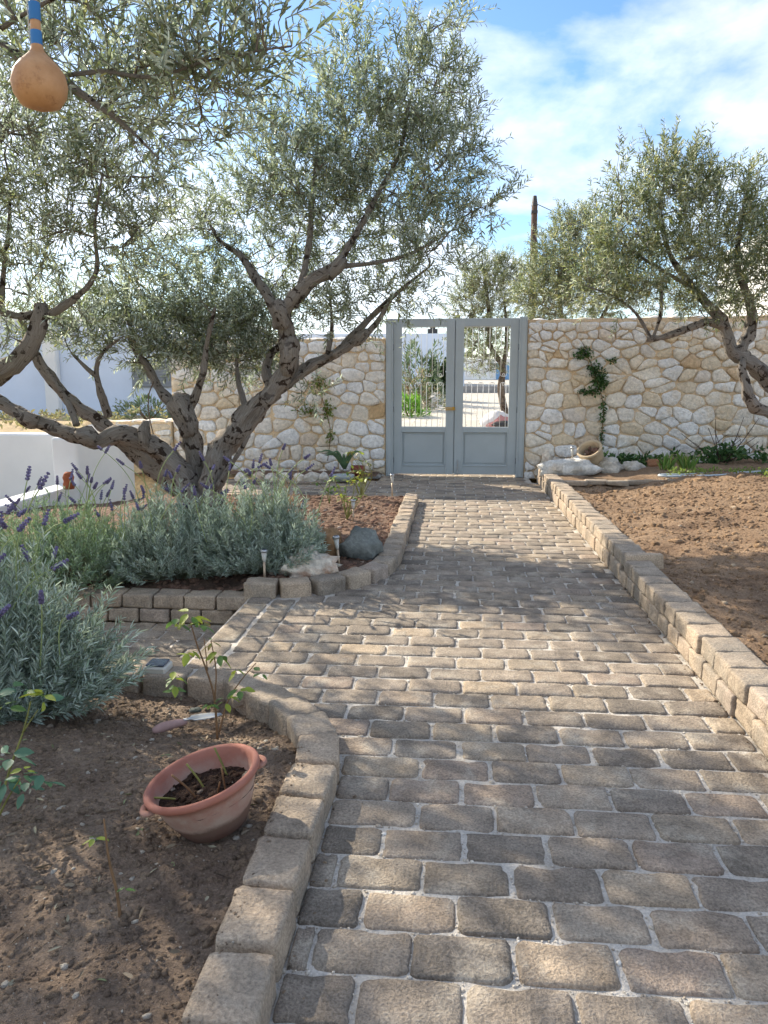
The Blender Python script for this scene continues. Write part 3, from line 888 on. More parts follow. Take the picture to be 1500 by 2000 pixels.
def stone_wall(label, x0, x1, z0, z1, yf, th, seed, mort, cw=0.25, ch=0.185, slope=0.0):
    root = thing('stone_wall', ((x0+x1)/2, yf + th/2, z0), label, 'wall')
    nx_ = max(6, int((x1-x0) / 0.06)); nz_ = max(4, int((z1-z0) / 0.06))
    V = []; F = []
    for s in (0, 1):
        for j in range(nz_ + 1):
            for i in range(nx_ + 1):
                x = x0 + (x1-x0) * i / nx_; z = z0 + (z1-z0) * j / nz_
                if j == nz_: z += slope * (x - x0) + 0.012 * mnoise.noise(Vector((x * 4, seed, s)))
                b = 0.006 * mnoise.noise(Vector((x * 9, z * 9, seed))) if s == 0 else 0
                V.append((x, (yf + b) if s == 0 else yf + th, z))
    w = nx_ + 1; h = (nz_ + 1) * w
    for j in range(nz_):
        for i in range(nx_):
            a = j*w + i
            F.append((a, a+1, a+1+w, a+w)); F.append((h+a, h+a+w, h+a+1+w, h+a+1))
    for i in range(nx_):
        a = nz_*w + i; F.append((a, a+1, h+a+1, h+a)); F.append((i+1, i, h+i, h+i+1))
    for j in range(nz_):
        a = j*w; F.append((a, a+w, h+a+w, h+a)); a = j*w + nx_; F.append((a+w, a, h+a, h+a+w))
    link('mortar', mesh('mortar', V, F, False), mort, root)
    r = random.Random(seed)
    for P in stone_cells(x0 + .004, x1 - .004, z0, z1 - 0.035, seed, cw, ch):
        g = stone_mesh(P, yf, r)
        if g: link('stone', mesh('stone', g[0], g[1], True), m_stone, root)
    # capping stones, uneven along the top
    x = x0 + 0.02
    while x < x1 - 0.05:
        wd = min(r.uniform(0.16, 0.42), x1 - x)
        me = rock_mesh(wd * 0.52, th * 0.54, r.uniform(0.035, 0.06), seed + x, 0.16, 2, 1.2)
        me.materials.append(m_stone)
        o = link('capping_stone', me, None, root)
        o.location = (x + wd/2, yf + th/2 - 0.01, z1 + slope * (x - x0) - 0.012 + r.uniform(-.012, .012))
        x += wd
    return root
YW = 11.45
wallR = stone_wall('pale rubble stone wall with sandy mortar to the right of the grey gate', 1.055, 6.6, -0.02, 2.27, YW, 0.45, 7, m_mortar, slope=0.012)
wallL = stone_wall('warm rubble stone wall left of the grey gate, behind the gnarled tree', -4.25, -1.0, -0.05, 2.02, YW, 0.45, 13, m_mortar_warm)
wallS = stone_wall('low stepped-down stone wall end between white pillar and taller stone wall', -5.6, -4.26, -0.5, 0.80, YW - 0.08, 0.45, 17, m_mortar_warm)
# end stones lining the gate opening on the right
# ================================================================== GATE
gate = thing('gate', (0, YW - 0.02, 0), 'grey-green painted double gate with open grilles set in the stone wall', 'gate')
GY0, GY1 = YW + 0.005, YW + 0.055
def bx(name, x0, x1, y0, y1, z0, z1, mat, parent, bev=0.004):
    me = rblock(x1-x0, y1-y0, z1-z0, min(bev, (y1-y0)*.3, (x1-x0)*.3), 1, 0.0, 1)
    for p in me.polygons: p.use_smooth = False
    M = Matrix.Translation(((x0+x1)/2, (y0+y1)/2, z0)); me.transform(M)
    return link(name, me, mat, parent)
post_l = bx('post', -0.992, -0.884, YW - 0.03, YW + 0.09, 0.0, 2.30, m_gate, gate)
bx('cover_strip', -0.968, -0.915, YW - 0.042, YW - 0.031, 0.01, 2.29, m_gate, post_l)
post_r = bx('post', 0.932, 1.046, YW - 0.03, YW + 0.09, 0.0, 2.315, m_gate, gate)
bx('cover_strip', 0.965, 1.02, YW - 0.042, YW - 0.031, 0.01, 2.30, m_gate, post_r)
def gate_leaf(x0, x1, hinge_x, handle):
    z0, z1 = 0.035, 2.30
    st = 0.122
    mb = MB()
    mb.box(x0, x0 + st, GY0, GY1, z0, z1); mb.box(x1 - st, x1, GY0, GY1, z0, z1)
    mb.box(x0 + st, x1 - st, GY0 + .001, GY1 - .001, z0, 0.165)
    mb.box(x0 + st, x1 - st, GY0 + .001, GY1 - .001, 0.665, 0.735)
    mb.box(x0 + st, x1 - st, GY0 + .001, GY1 - .001, 2.185, z1)
    lf = mb.build('gate_leaf', m_gate, gate)
    bv = lf.modifiers.new('bevel', 'BEVEL'); bv.width = 0.004; bv.segments = 2
    bx('panel', x0 + st - .005, x1 - st + .005, GY0 + .022, GY1 - .01, 0.16, 0.67, m_gate, lf)
    bx('raised_field', x0 + st + .035, x1 - st - .035, GY0 + .012, GY0 + .024, 0.205, 0.625, m_gate, lf, 0.008)
    a, b = x0 + st, x1 - st
    for (p0, p1, q0, q1) in ((a, b, .155, .172), (a, b, .658, .672)):
        bx('moulding', p0, p1, GY0 - .008, GY0 + .02, q0, q1, m_gate, lf, 0.003)
    for (p0, p1) in ((a - .004, a + .012), (b - .012, b + .004)):
        bx('moulding', p0, p1, GY0 - .007, GY0 + .02, .1725, .6575, m_gate, lf, 0.003)
    yc = (GY0 + GY1) / 2
    nr = 8
    for i in range(nr):
        x = a + (b - a) * (i + 0.5) / nr
        mb = MB(); mb.tube([(x, yc, 0.73), (x, yc, 1.36)], 0.0042, 6); mb.tube([(x, yc, 1.50), (x, yc, 2.19)], 0.0042, 6)
        s = 1 if i % 2 == 0 else -1
        for zz, up in ((1.36, 1), (1.50, -1)):
            P = []
            for k in range(15):
                t = k / 14 * 1.55 * PI
                rad = 0.034 * (1 - 0.55 * k / 14)
                P.append((x + s * (0.034 - rad * math.cos(t)), yc, zz + up * rad * math.sin(t)))
            mb.tube(P, 0.004, 5)
        mb.build('grille_rod', m_iron_white, lf, True)
    for zz in (0.735, 2.175):
        mb = MB(); mb.box(a - .003, b + .003, yc - .004, yc + .004, zz, zz + .007); mb.build('grille_bar', m_iron_white, lf)
    for zz in (0.2, 0.95, 1.85):
        mb = MB(); mb.tube([(hinge_x, GY0 - .012, zz), (hinge_x, GY0 - .012, zz + .085)], 0.009, 8); mb.build('hinge', m_dark, lf, True)
    return lf
lf_l = gate_leaf(-0.882, 0.012, -0.887, False)
lf_r = gate_leaf(0.022, 0.930, 0.935, True)
mb = MB(); mb.box(-0.008, 0.012, GY0 - .016, GY0, 1.0, 1.035); mb.box(-0.12, 0.03, GY0 - .03, GY0 - .015, 1.01, 1.025); mb.box(-0.115, 0.035, GY0 - .018, GY0 - .003, 0.985, 0.997)
bx('cover_strip', -0.012, 0.048, GY1 + .001, GY1 + .014, 0.04, 2.29, m_gate, lf_l)
latch = mb.build('latch', m_brass, lf_l)
mb = MB(); mb.tube([(0.075, GY0 - .012, 0.02), (0.075, GY0 - .012, 0.25)], 0.008, 8); mb.box(0.06, 0.09, GY0 - .02, GY0, .13, .15); mb.box(0.06, 0.09, GY0 - .02, GY0, .06, .08)
mb.build('drop_bolt', m_steel, lf_r, False)

# ================================================================== WHITE WALLS AND HOUSES
lw = thing('white_wall', (-5.3, 9.6, -.5), 'white plastered low wall with sloping capped stair parapet at far left', 'wall')
def soft_box(name, pts_bottom, z0, z1s, mat, parent, bev=0.03):
    n = len(pts_bottom)
    bm = bmesh.new()
    b = [bm.verts.new((x, y, z0)) for x, y in pts_bottom]; t = [bm.verts.new((x, y, z)) for (x, y), z in zip(pts_bottom, z1s)]
    bm.faces.new(list(reversed(b))); bm.faces.new(t)
    for i in range(n): bm.faces.new((b[i], b[(i+1) % n], t[(i+1) % n], t[i]))
    bmesh.ops.recalc_face_normals(bm, faces=bm.faces)
    if bev: bmesh.ops.bevel(bm, geom=list(bm.edges), offset=bev, segments=3, profile=0.5, affect='EDGES')
    me = bpy.data.meshes.new(name); bm.to_mesh(me); bm.free()
    return link(name, me, mat, parent)
soft_box('wall', [(-8.5, 9.9), (-4.95, 9.9), (-4.95, 10.2), (-8.5, 10.2)], -.9, [.72, .70, .70, .72], m_whitepl, lw)
soft_box('pillar', [(-5.06, 9.30), (-4.72, 9.30), (-4.36, 9.75), (-4.36, 10.2), (-5.06, 10.2)], -.9, [.70] * 5, m_whitepl, lw, 0.035)
soft_box('parapet', [(-5.75, 7.3), (-5.45, 7.3), (-4.70, 9.28), (-5.0, 9.28)], -.9, [-.10, -.10, .115, .115], m_whitepl, lw, 0.02)
orn = MB(); orn.lathe([(0.0, 0), (.055, 0), (.062, .05), (.05, .1), (.06, .15), (.045, .2), (.03, .22), (0, .2)], 10)
me = orn.mesh('clay_jug', True); me.materials.append(plain('rust_clay', lin('9c5a3c'), 0.8, 0.2, 0.25, 12))
o = link('clay_jug', me); o.location = tuple(A(135, 955, 8.95)); o.scale = (1.15, 1.15, .95)
tag(o, 'small rust-brown clay jug standing on the white stair parapet', 'jug')

house = thing('house', (-11, 22.5, .4), 'white flat-roofed house with a grey shuttered window, behind the trees at left', 'house')
m_house_sky_tint = plain('house_plaster_sky_tint', lin('d3deee'), 0.85, 0.2, 0.05, 1.0, 0.2, 20, 0.004)  # white plaster with blue sky light painted into its base colour
hm = MB(); hm.box(-19, -6.6, 22, 27, .2, 3.15); hm.build('wall', m_house_sky_tint, house)
hm = MB(); hm.box(-19.05, -6.55, 21.95, 27.05, 3.1505, 3.30); hm.build('parapet_band', m_whitepl, house)
bx('buttress', -11.9, -11.5, 21.75, 22.0, .2, 3.0, m_whitepl, house, 0.03)
wf = bx('window', -9.32, -7.7, 21.93, 21.998, 1.25, 2.05, plain('shutter_grey', lin('8b8f93'), 0.7, 0.2, 0.1), house)
for k in range(9):
    bx('slat', -9.27, -7.75, 21.905, 21.929, 1.29 + k * .083, 1.355 + k * .083, bpy.data.materials['shutter_grey'], wf, 0.004)
h2 = thing('house', (-3.0, 43, .6), 'blue-shaded white house seen through the left gate opening', 'house')
hm = MB(); hm.box(-9.0, 0.55, 40, 46, .6, 3.86); hm.build('wall', m_house_sky_tint, h2)
hm = MB(); hm.box(-1.35, -0.85, 40.2, 40.6, 3.86, 4.1); hm.tube([(-1.1, 40.35, 4.08), (-1.1, 40.35, 4.3)], 0.14, 8); hm.build('chimney', m_dark, h2)
h3 = thing('house', (4.0, 55, .9), 'distant pale house glimpsed between trunks through the right gate opening', 'house')
hm = MB(); hm.box(-1.0, 9.5, 54, 60, .9, 3.0); hm.build('wall', m_whitepl, h3)
bx('door', 2.9, 4.0, 53.96, 53.999, 1.4, 2.7, plain('blue_door', lin('6f9ac0'), .5), h3)
h4 = thing('house', (9.5, 26, .3), 'white house corner rising behind the tree at the far right', 'house')
hm = MB(); hm.box(10.2, 16, 26, 32, .2, 6.3); hm.build('wall', m_whitepl, h4)

# road edge seen through the right opening
rd = bx('road_wall', -0.6, 6.8, 34.0, 34.35, 0.85, 1.24, plain('grey_stone', lin('8e8d8b'), .9, .2, .2, 5, .5, 20, .01), None)
tag(rd, 'long grey kerb wall across the courtyard beyond the right gate leaf', 'kerb')

# ---- utility pole and wire
pole = thing('utility_pole', (2.33, 24, .25), 'dark wooden utility pole rising behind the trees right of the gate', 'utility pole')
mb = MB(); mb.tube([(2.33, 24, .2), (2.31, 24, 3.5), (2.29, 24, 6.6)], [.13, .11, .085], 10); mb.build('post', plain('pole_wood', lin('5b4a3f'), .9, .2, .25, 6), pole, True)
mb = MB(); mb.tube([(2.29, 24, 6.5), (2.29, 24, 6.78)], [.10, .06], 8); mb.box(2.2, 2.38, 23.9, 24.1, 6.28, 6.36); mb.build('pole_cap', m_dark, pole)
mb = MB(); mb.tube([(2.36 + 14 * t, 24 + 6 * t, 6.55 - 1.2 * 4 * t * (1 - t) - .2 * t) for t in np.linspace(0, 1, 20)], 0.012, 5); mb.build('wire', m_dark, pole)

# ================================================================== TREES
def AP(L): return [tuple(A(*q)) for q in L]
def rw(px, Y): return [p * Y / 1500 / 2 for p in px]
B = tuple(A(392, 1030, 7.42))
big_limbs = [
    (AP([(400, 1050, 7.42), (375, 965, 7.40), (335, 905, 7.36), (290, 868, 7.28), (235, 848, 7.15), (185, 862, 7.05), (130, 846, 7.0), (75, 826, 6.95), (20, 796, 6.9), (-60, 740, 6.9), (-120, 640, 6.9)]), rw([110, 95, 82, 70, 58, 52, 46, 42, 40, 34, 24], 7.3)),
    (AP([(350, 960, 7.6), (290, 905, 7.62), (240, 865, 7.6), (195, 825, 7.55), (140, 785, 7.5), (95, 735, 7.45), (65, 690, 7.4), (40, 620, 7.4)]), rw([60, 58, 54, 46, 40, 34, 28, 18], 7.5)),
    (AP([(150, 830, 7.0), (130, 780, 7.1), (88, 715, 7.2), (60, 660, 7.2)]), rw([22, 18, 13, 8], 7.1)),
    (AP([(212, 815, 7.55), (198, 770, 7.5), (188, 725, 7.45), (200, 690, 7.4), (232, 662, 7.35)]), rw([28, 24, 18, 13, 8], 7.5)),
    (AP([(188, 735, 7.45), (165, 715, 7.4), (140, 690, 7.4)]), rw([16, 12, 8], 7.5)),
    (AP([(400, 1040, 7.45), (392, 960, 7.5), (380, 890, 7.52), (366, 830, 7.5), (352, 798, 7.5), (318, 770, 7.5), (292, 725, 7.55), (270, 690, 7.6), (255, 640, 7.7), (240, 560, 7.8)]), rw([80, 64, 58, 66, 56, 32, 28, 24, 18, 10], 7.5)),
    (AP([(360, 812, 7.5), (382, 772, 7.45), (396, 730, 7.4), (402, 680, 7.4), (420, 600, 7.3)]), rw([34, 28, 24, 18, 10], 7.5)),
    (AP([(408, 1040, 7.4), (415, 945, 7.42), (432, 880, 7.45), (478, 822, 7.5), (528, 770, 7.5), (562, 712, 7.5), (560, 655, 7.48), (553, 620, 7.45), (570, 588, 7.42), (610, 548, 7.4), (652, 524, 7.36), (682, 478, 7.36), (712, 428, 7.4), (742, 372, 7.45), (780, 300, 7.5), (800, 200, 7.5)]), rw([100, 88, 84, 78, 70, 62, 56, 48, 46, 42, 38, 24, 20, 18, 13, 7], 7.4)),
    (AP([(548, 640, 7.45), (530, 590, 7.5), (500, 545, 7.6), (470, 500, 7.7), (430, 470, 7.8), (400, 420, 7.9)]), rw([44, 34, 28, 22, 14, 8], 7.5)),
    (AP([(655, 520, 7.36), (720, 515, 7.3), (790, 500, 7.2), (850, 470, 7.1)]), rw([20, 15, 10, 6], 7.3)),
    (AP([(575, 600, 7.42), (600, 500, 7.5), (610, 400, 7.6), (620, 280, 7.7)]), rw([24, 18, 14, 8], 7.4)),
    (AP([(540, 765, 7.58), (600, 718, 7.6), (655, 690, 7.62), (700, 645, 7.65), (745, 600, 7.7), (790, 560, 7.7), (840, 520, 7.7)]), rw([42, 36, 30, 24, 18, 11, 7], 7.6)),
    (AP([(650, 695, 7.55), (690, 670, 7.52), (728, 640, 7.5), (760, 590, 7.5)]), rw([30, 26, 18, 8], 7.6)),
    (AP([(640, 690, 7.6), (648, 640, 7.6), (645, 580, 7.6)]), rw([16, 12, 7], 7.6)),
    (AP([(425, 950, 7.35), (462, 892, 7.3), (488, 850, 7.28)]), rw([24, 18, 9], 7.3)),
    (AP([(540, 780, 7.55), (520, 730, 7.6), (530, 690, 7.65), (560, 670, 7.6)]), rw([40, 30, 26, 16], 7.6)),
    (AP([(480, 800, 7.6), (465, 740, 7.7), (462, 690, 7.75)]), rw([20, 15, 9], 7.6)),
    (AP([(372, 850, 7.45), (364, 815, 7.42), (352, 790, 7.42), (346, 775, 7.45)]), rw([56, 74, 84, 50], 7.5)),
    (AP([(560, 730, 7.45), (566, 690, 7.40), (574, 660, 7.42)]), rw([40, 62, 40], 7.5)),
    (AP([(556, 640, 7.42), (548, 610, 7.38), (540, 588, 7.40)]), rw([34, 48, 30], 7.5)),
    (AP([(640, 540, 7.36), (662, 518, 7.32), (672, 505, 7.34)]), rw([34, 44, 28], 7.5)),
    (AP([(285, 868, 7.2), (284, 838, 7.2), (286, 822, 7.2)]), rw([50, 44, 26], 7.3)),
    (AP([(190, 862, 7.0), (172, 852, 6.98), (150, 848, 6.98)]), rw([44, 60, 40], 7.1)),
    (AP([(75, 826, 6.92), (50, 815, 6.9), (30, 800, 6.9)]), rw([44, 60, 40], 7.0)),
    (AP([(690, 672, 7.52), (705, 660, 7.5), (720, 646, 7.5)]), rw([26, 40, 20], 7.6)),
]
def BL(u, v, Y, rx, rz, n, ry=None): return (A(u, v, Y), (rx, ry or max(rx, rz) * 0.9, rz), n)
big_blobs = [
    BL(800, 215, 7.55, .50, .55, 150), BL(700, 270, 7.5, .50, .60, 170), BL(600, 340, 7.6, .50, .62, 170), BL(860, 330, 7.45, .38, .55, 120),
    BL(760, 400, 7.75, .55, .40, 110), BL(640, 460, 7.9, .50, .45, 120), BL(840, 480, 7.35, .42, .35, 70), BL(780, 570, 7.6, .45, .28, 55),
    BL(540, 300, 7.8, .42, .50, 100), BL(480, 420, 7.9, .48, .45, 80), BL(380, 480, 7.9, .45, .50, 80), BL(300, 560, 7.8, .45, .40, 70),
    BL(420, 610, 7.9, .48, .38, 190), BL(500, 645, 7.95, .40, .38, 170), BL(350, 665, 7.85, .42, .34, 170), BL(270, 670, 7.5, .30, .30, 60), BL(450, 700, 7.9, .40, .18, 70), BL(590, 560, 8.0, .3, .3, 50),
    BL(690, 110, 7.55, .16, .34, 26), BL(810, 95, 7.5, .15, .38, 28), BL(885, 120, 7.45, .15, .40, 28), BL(640, 170, 7.6, .2, .3, 24),
    BL(930, 260, 7.4, .14, .4, 22), BL(925, 410, 7.3, .25, .22, 22), BL(640, 620, 7.6, .3, .25, 34), BL(700, 600, 7.6, .3, .25, 36),
    BL(180, 650, 7.7, .40, .26, 80), BL(240, 600, 7.8, .4, .3, 70), BL(100, 640, 7.3, .35, .3, 40), BL(700, 380, 8.3, .8, .8, 90), BL(500, 520, 8.3, .7, .5, 90), BL(610, 760, 7.7, .15, .12, 10), BL(0, 560, 6.9, .5, .5, 60), BL(965, 400, 7.3, .10, .04, 4), BL(985, 388, 7.3, .06, .03, 3), BL(695, 45, 7.5, .05, .14, 6), BL(812, 25, 7.5, .05, .14, 6), BL(882, 35, 7.45, .05, .16, 7),
]
big = olive_tree('olive_tree', B, 'large gnarled olive tree with several bent limbs behind the lavender', big_limbs, big_blobs, 3)
near_limbs = [
    ([(-4.2, 5.1, -.3), (-4.0, 5.15, .4), (-3.7, 5.2, .95), (-3.4, 5.2, 1.3)] + AP([(-10, 735, 5.2), (35, 705, 5.2), (68, 660, 5.2), (82, 612, 5.2), (80, 592, 5.2)]), [.26, .2, .16, .13] + rw([62, 60, 58, 54, 40], 5.2)),
    (AP([(82, 620, 5.2), (112, 606, 5.18), (150, 580, 5.15), (180, 548, 5.1), (190, 515, 5.1), (185, 440, 5.0), (200, 340, 4.9)]), rw([26, 24, 21, 18, 14, 10, 6], 5.2)),
    (AP([(80, 612, 5.2), (40, 618, 5.25), (0, 605, 5.3), (-60, 560, 5.3)]), rw([30, 26, 26, 20], 5.2)),
    (AP([(2, 600, 5.3), (8, 520, 5.3), (18, 440, 5.3), (20, 350, 5.2)]), rw([20, 17, 13, 8], 5.2)),
    ([(-3.7, 5.2, .95), (-3.9, 4.9, 1.7), (-3.5, 4.4, 2.4), (-2.9, 3.9, 2.9)] + AP([(-40, 85, 3.6), (40, 112, 3.5), (110, 150, 3.45), (180, 198, 3.4), (250, 250, 3.4), (310, 310, 3.4)]), [.15, .11, .07, .045] + rw([34, 30, 26, 18, 12, 6], 3.5)),
    (AP([(110, 150, 3.45), (200, 140, 3.4), (300, 150, 3.3), (400, 120, 3.25), (500, 100, 3.2), (570, 90, 3.2)]), rw([14, 12, 10, 8, 6, 4], 3.4)),
    (AP([(-40, 85, 3.6), (60, 20, 3.3), (200, -40, 3.1), (330, -30, 3.05)]), rw([18, 14, 10, 6], 3.4)),
    ([(-3.9, 4.9, 1.7), (-3.6, 5.4, 2.5), (-3.2, 5.6, 3.2), (-2.8, 5.5, 3.8)], [.09, .07, .045, .015]),
    ([(-3.5, 4.4, 2.4), (-3.2, 4.2, 3.2), (-2.6, 4.0, 3.7)], [.06, .04, .012]),
]
near_blobs = [
    BL(120, 430, 5.2, .40, .40, 80), BL(30, 330, 5.2, .35, .40, 70), BL(200, 350, 5.0, .38, .36, 80), BL(60, 520, 5.3, .32, .25, 44), BL(230, 470, 5.2, .3, .3, 50),
    BL(300, 400, 5.3, .35, .35, 54), BL(110, 250, 4.8, .4, .25, 54), BL(290, 260, 4.6, .36, .26, 54), BL(140, 620, 5.2, .2, .15, 14), BL(10, 650, 5.1, .15, .18, 14),
    BL(270, 60, 3.4, .30, .20, 34), BL(400, 80, 3.3, .26, .20, 34), BL(500, 70, 3.2, .16, .14, 22), BL(350, 160, 3.4, .25, .15, 30), BL(180, 110, 3.5, .25, .2, 26),
    BL(240, 210, 3.6, .22, .14, 34), BL(430, 150, 3.4, .2, .12, 28), BL(60, 90, 3.7, .25, .2, 30), BL(380, 230, 3.8, .2, .15, 26), BL(300, -40, 3.2, .4, .2, 20),
    (np.array([-3.1, 5.1, 3.0]), (.9, .9, .6), 170), (np.array([-2.6, 5.6, 3.6]), (.8, .8, .5), 130), (np.array([-3.4, 4.2, 3.1]), (.9, .8, .6), 150), (np.array([-2.5, 4.3, 3.6]), (.7, .7, .4), 90), (np.array([-4.2, 5.2, 2.6]), (.7, .9, .7), 90), (np.array([-2.0, 3.3, 3.35]), (.5, .5, .25), 20), (np.array([-3.5, 6.3, 3.0]), (.8, .6, .6), 90), (np.array([-4.9, 5.4, 3.1]), (.9, 1.0, .6), 170), (np.array([-4.6, 4.4, 3.0]), (.9, .7, .5), 120), (np.array([-5.4, 6.2, 3.0]), (.8, .8, .6), 100),
]
near = olive_tree('olive_tree', (-4.2, 5.1, -.3), 'nearest olive tree reaching in from the left edge, its branches above the gourd', near_limbs, near_blobs, 8, leaf_len=0.066, dens=0.80)
right_limbs = [
    ([(4.6, 9.1, .1), (4.35, 9.05, .55), (3.95, 9.02, .95)] + AP([(1500, 745, 9), (1470, 712, 9), (1432, 690, 9), (1418, 650, 9), (1400, 615, 9), (1350, 560, 9), (1310, 500, 9.0), (1290, 420, 9.0), (1300, 340, 9)]), [.24, .17, .14] + rw([50, 46, 42, 36, 30, 22, 16, 11, 6], 9)),
    ([(4.4, 9.05, .5), (4.0, 8.95, .85)] + AP([(1495, 805, 8.9), (1466, 788, 8.85), (1456, 750, 8.85), (1448, 715, 8.9), (1460, 690, 9.0)]), [.13, .11] + rw([36, 32, 28, 26, 20], 9)),
    (AP([(1440, 690, 9), (1462, 650, 9.1), (1468, 600, 9.1), (1440, 520, 9.1), (1450, 420, 9.1), (1465, 350, 9.1)]), rw([40, 36, 28, 18, 12, 6], 9)),
    (AP([(1420, 640, 9), (1380, 630, 8.95), (1335, 645, 8.9), (1285, 660, 8.85), (1262, 662, 8.85)]), rw([26, 24, 22, 20, 16], 9)),
    (AP([(1275, 660, 8.85), (1290, 615, 8.8), (1292, 570, 8.8), (1300, 530, 8.8)]), rw([12, 10, 8, 5], 9)),
    (AP([(1270, 658, 8.85), (1240, 610, 8.85), (1200, 580, 8.8), (1150, 560, 8.8)]), rw([11, 9, 6, 4], 9)),
    (AP([(1350, 560, 9), (1280, 520, 8.9), (1220, 480, 8.9)]), rw([14, 10, 5], 9)),
]
right_blobs = [
    BL(1320, 390, 9.0, .50, .50, 160), BL(1230, 460, 8.9, .42, .45, 130), BL(1400, 450, 9.1, .50, .50, 140), BL(1310, 520, 8.9, .50, .35, 120), BL(1430, 560, 9.0, .42, .35, 100),
    BL(1300, 340, 9.0, .22, .32, 40), BL(1345, 350, 9.0, .18, .3, 24), BL(1460, 370, 9.1, .14, .36, 24), BL(1210, 350, 9.0, .08, .25, 7), BL(1180, 540, 8.9, .35, .3, 60), BL(1240, 575, 8.85, .35, .2, 40), BL(1480, 500, 9.1, .5, .6, 110), BL(1380, 600, 8.9, .25, .15, 26), BL(1570, 480, 9.2, .7, .7, 140),
]
rightt = olive_tree('olive_tree', (4.6, 9.1, .1), 'olive tree in front of the stone wall at the right edge', right_limbs, right_blobs, 12, leaf_len=0.078, pal=OLIVE_LIGHT)
back_limbs = [
    ([(2.35, 15.2, .2), (2.3, 15.2, 1.0), (2.2, 15.1, 1.8), (2.0, 15.0, 2.6), (1.9, 15, 3.4)], [.16, .13, .11, .07, .02]),
    ([(2.2, 15.1, 1.8), (2.7, 15.1, 2.5), (3.1, 15, 3.4)], [.09, .06, .02]),
]
back_blobs = [BL(1130, 500, 15, .85, .75, 330), BL(1080, 560, 14.8, .65, .7, 230), BL(1180, 560, 15.2, .8, .7, 260), BL(1060, 590, 14.6, .5, .5, 130), BL(1130, 440, 15, .5, .4, 60), BL(1280, 560, 15.2, .8, .6, 60)]
back = olive_tree('olive_tree', (2.35, 15.2, .2), 'yellowish olive tree just behind the right stone wall, left of the utility pole foot', back_limbs, back_blobs, 21, leaf_len=0.085, pal=OLIVE_LIGHT, mat_b=m_bark_far, tubes_r=.004)
gate_limbs = [
    ([tuple(A(992, 822, 17) + np.array([0, 0, -.25]))] + AP([(985, 800, 17), (978, 760, 17), (982, 720, 17), (968, 695, 17), (955, 670, 17), (957, 640, 17), (950, 560, 17), (940, 500, 17)]), rw([26, 22, 20, 20, 18, 16, 14, 9, 5], 17)),
    (AP([(980, 720, 17), (987, 690, 17.1), (990, 660, 17.1), (985, 580, 17.2)]), rw([18, 14, 12, 6], 17)),
]
gate_blobs = [BL(960, 560, 17, .70, .6, 220), BL(920, 600, 17, .5, .55, 130), BL(930, 660, 17, .55, .45, 80), BL(940, 700, 16.8, .45, .35, 60), BL(985, 650, 17.2, .35, .5, 50), BL(930, 520, 17, .4, .3, 30), BL(1000, 540, 17, .4, .5, 44)]
gtree = olive_tree('olive_tree', tuple(A(990, 826, 17)), 'small olive tree beyond the gate, trunk visible in the right opening', gate_limbs, gate_blobs, 25, leaf_len=0.085, pal=OLIVE_LIGHT, mat_b=m_bark_far, tubes_r=.004)

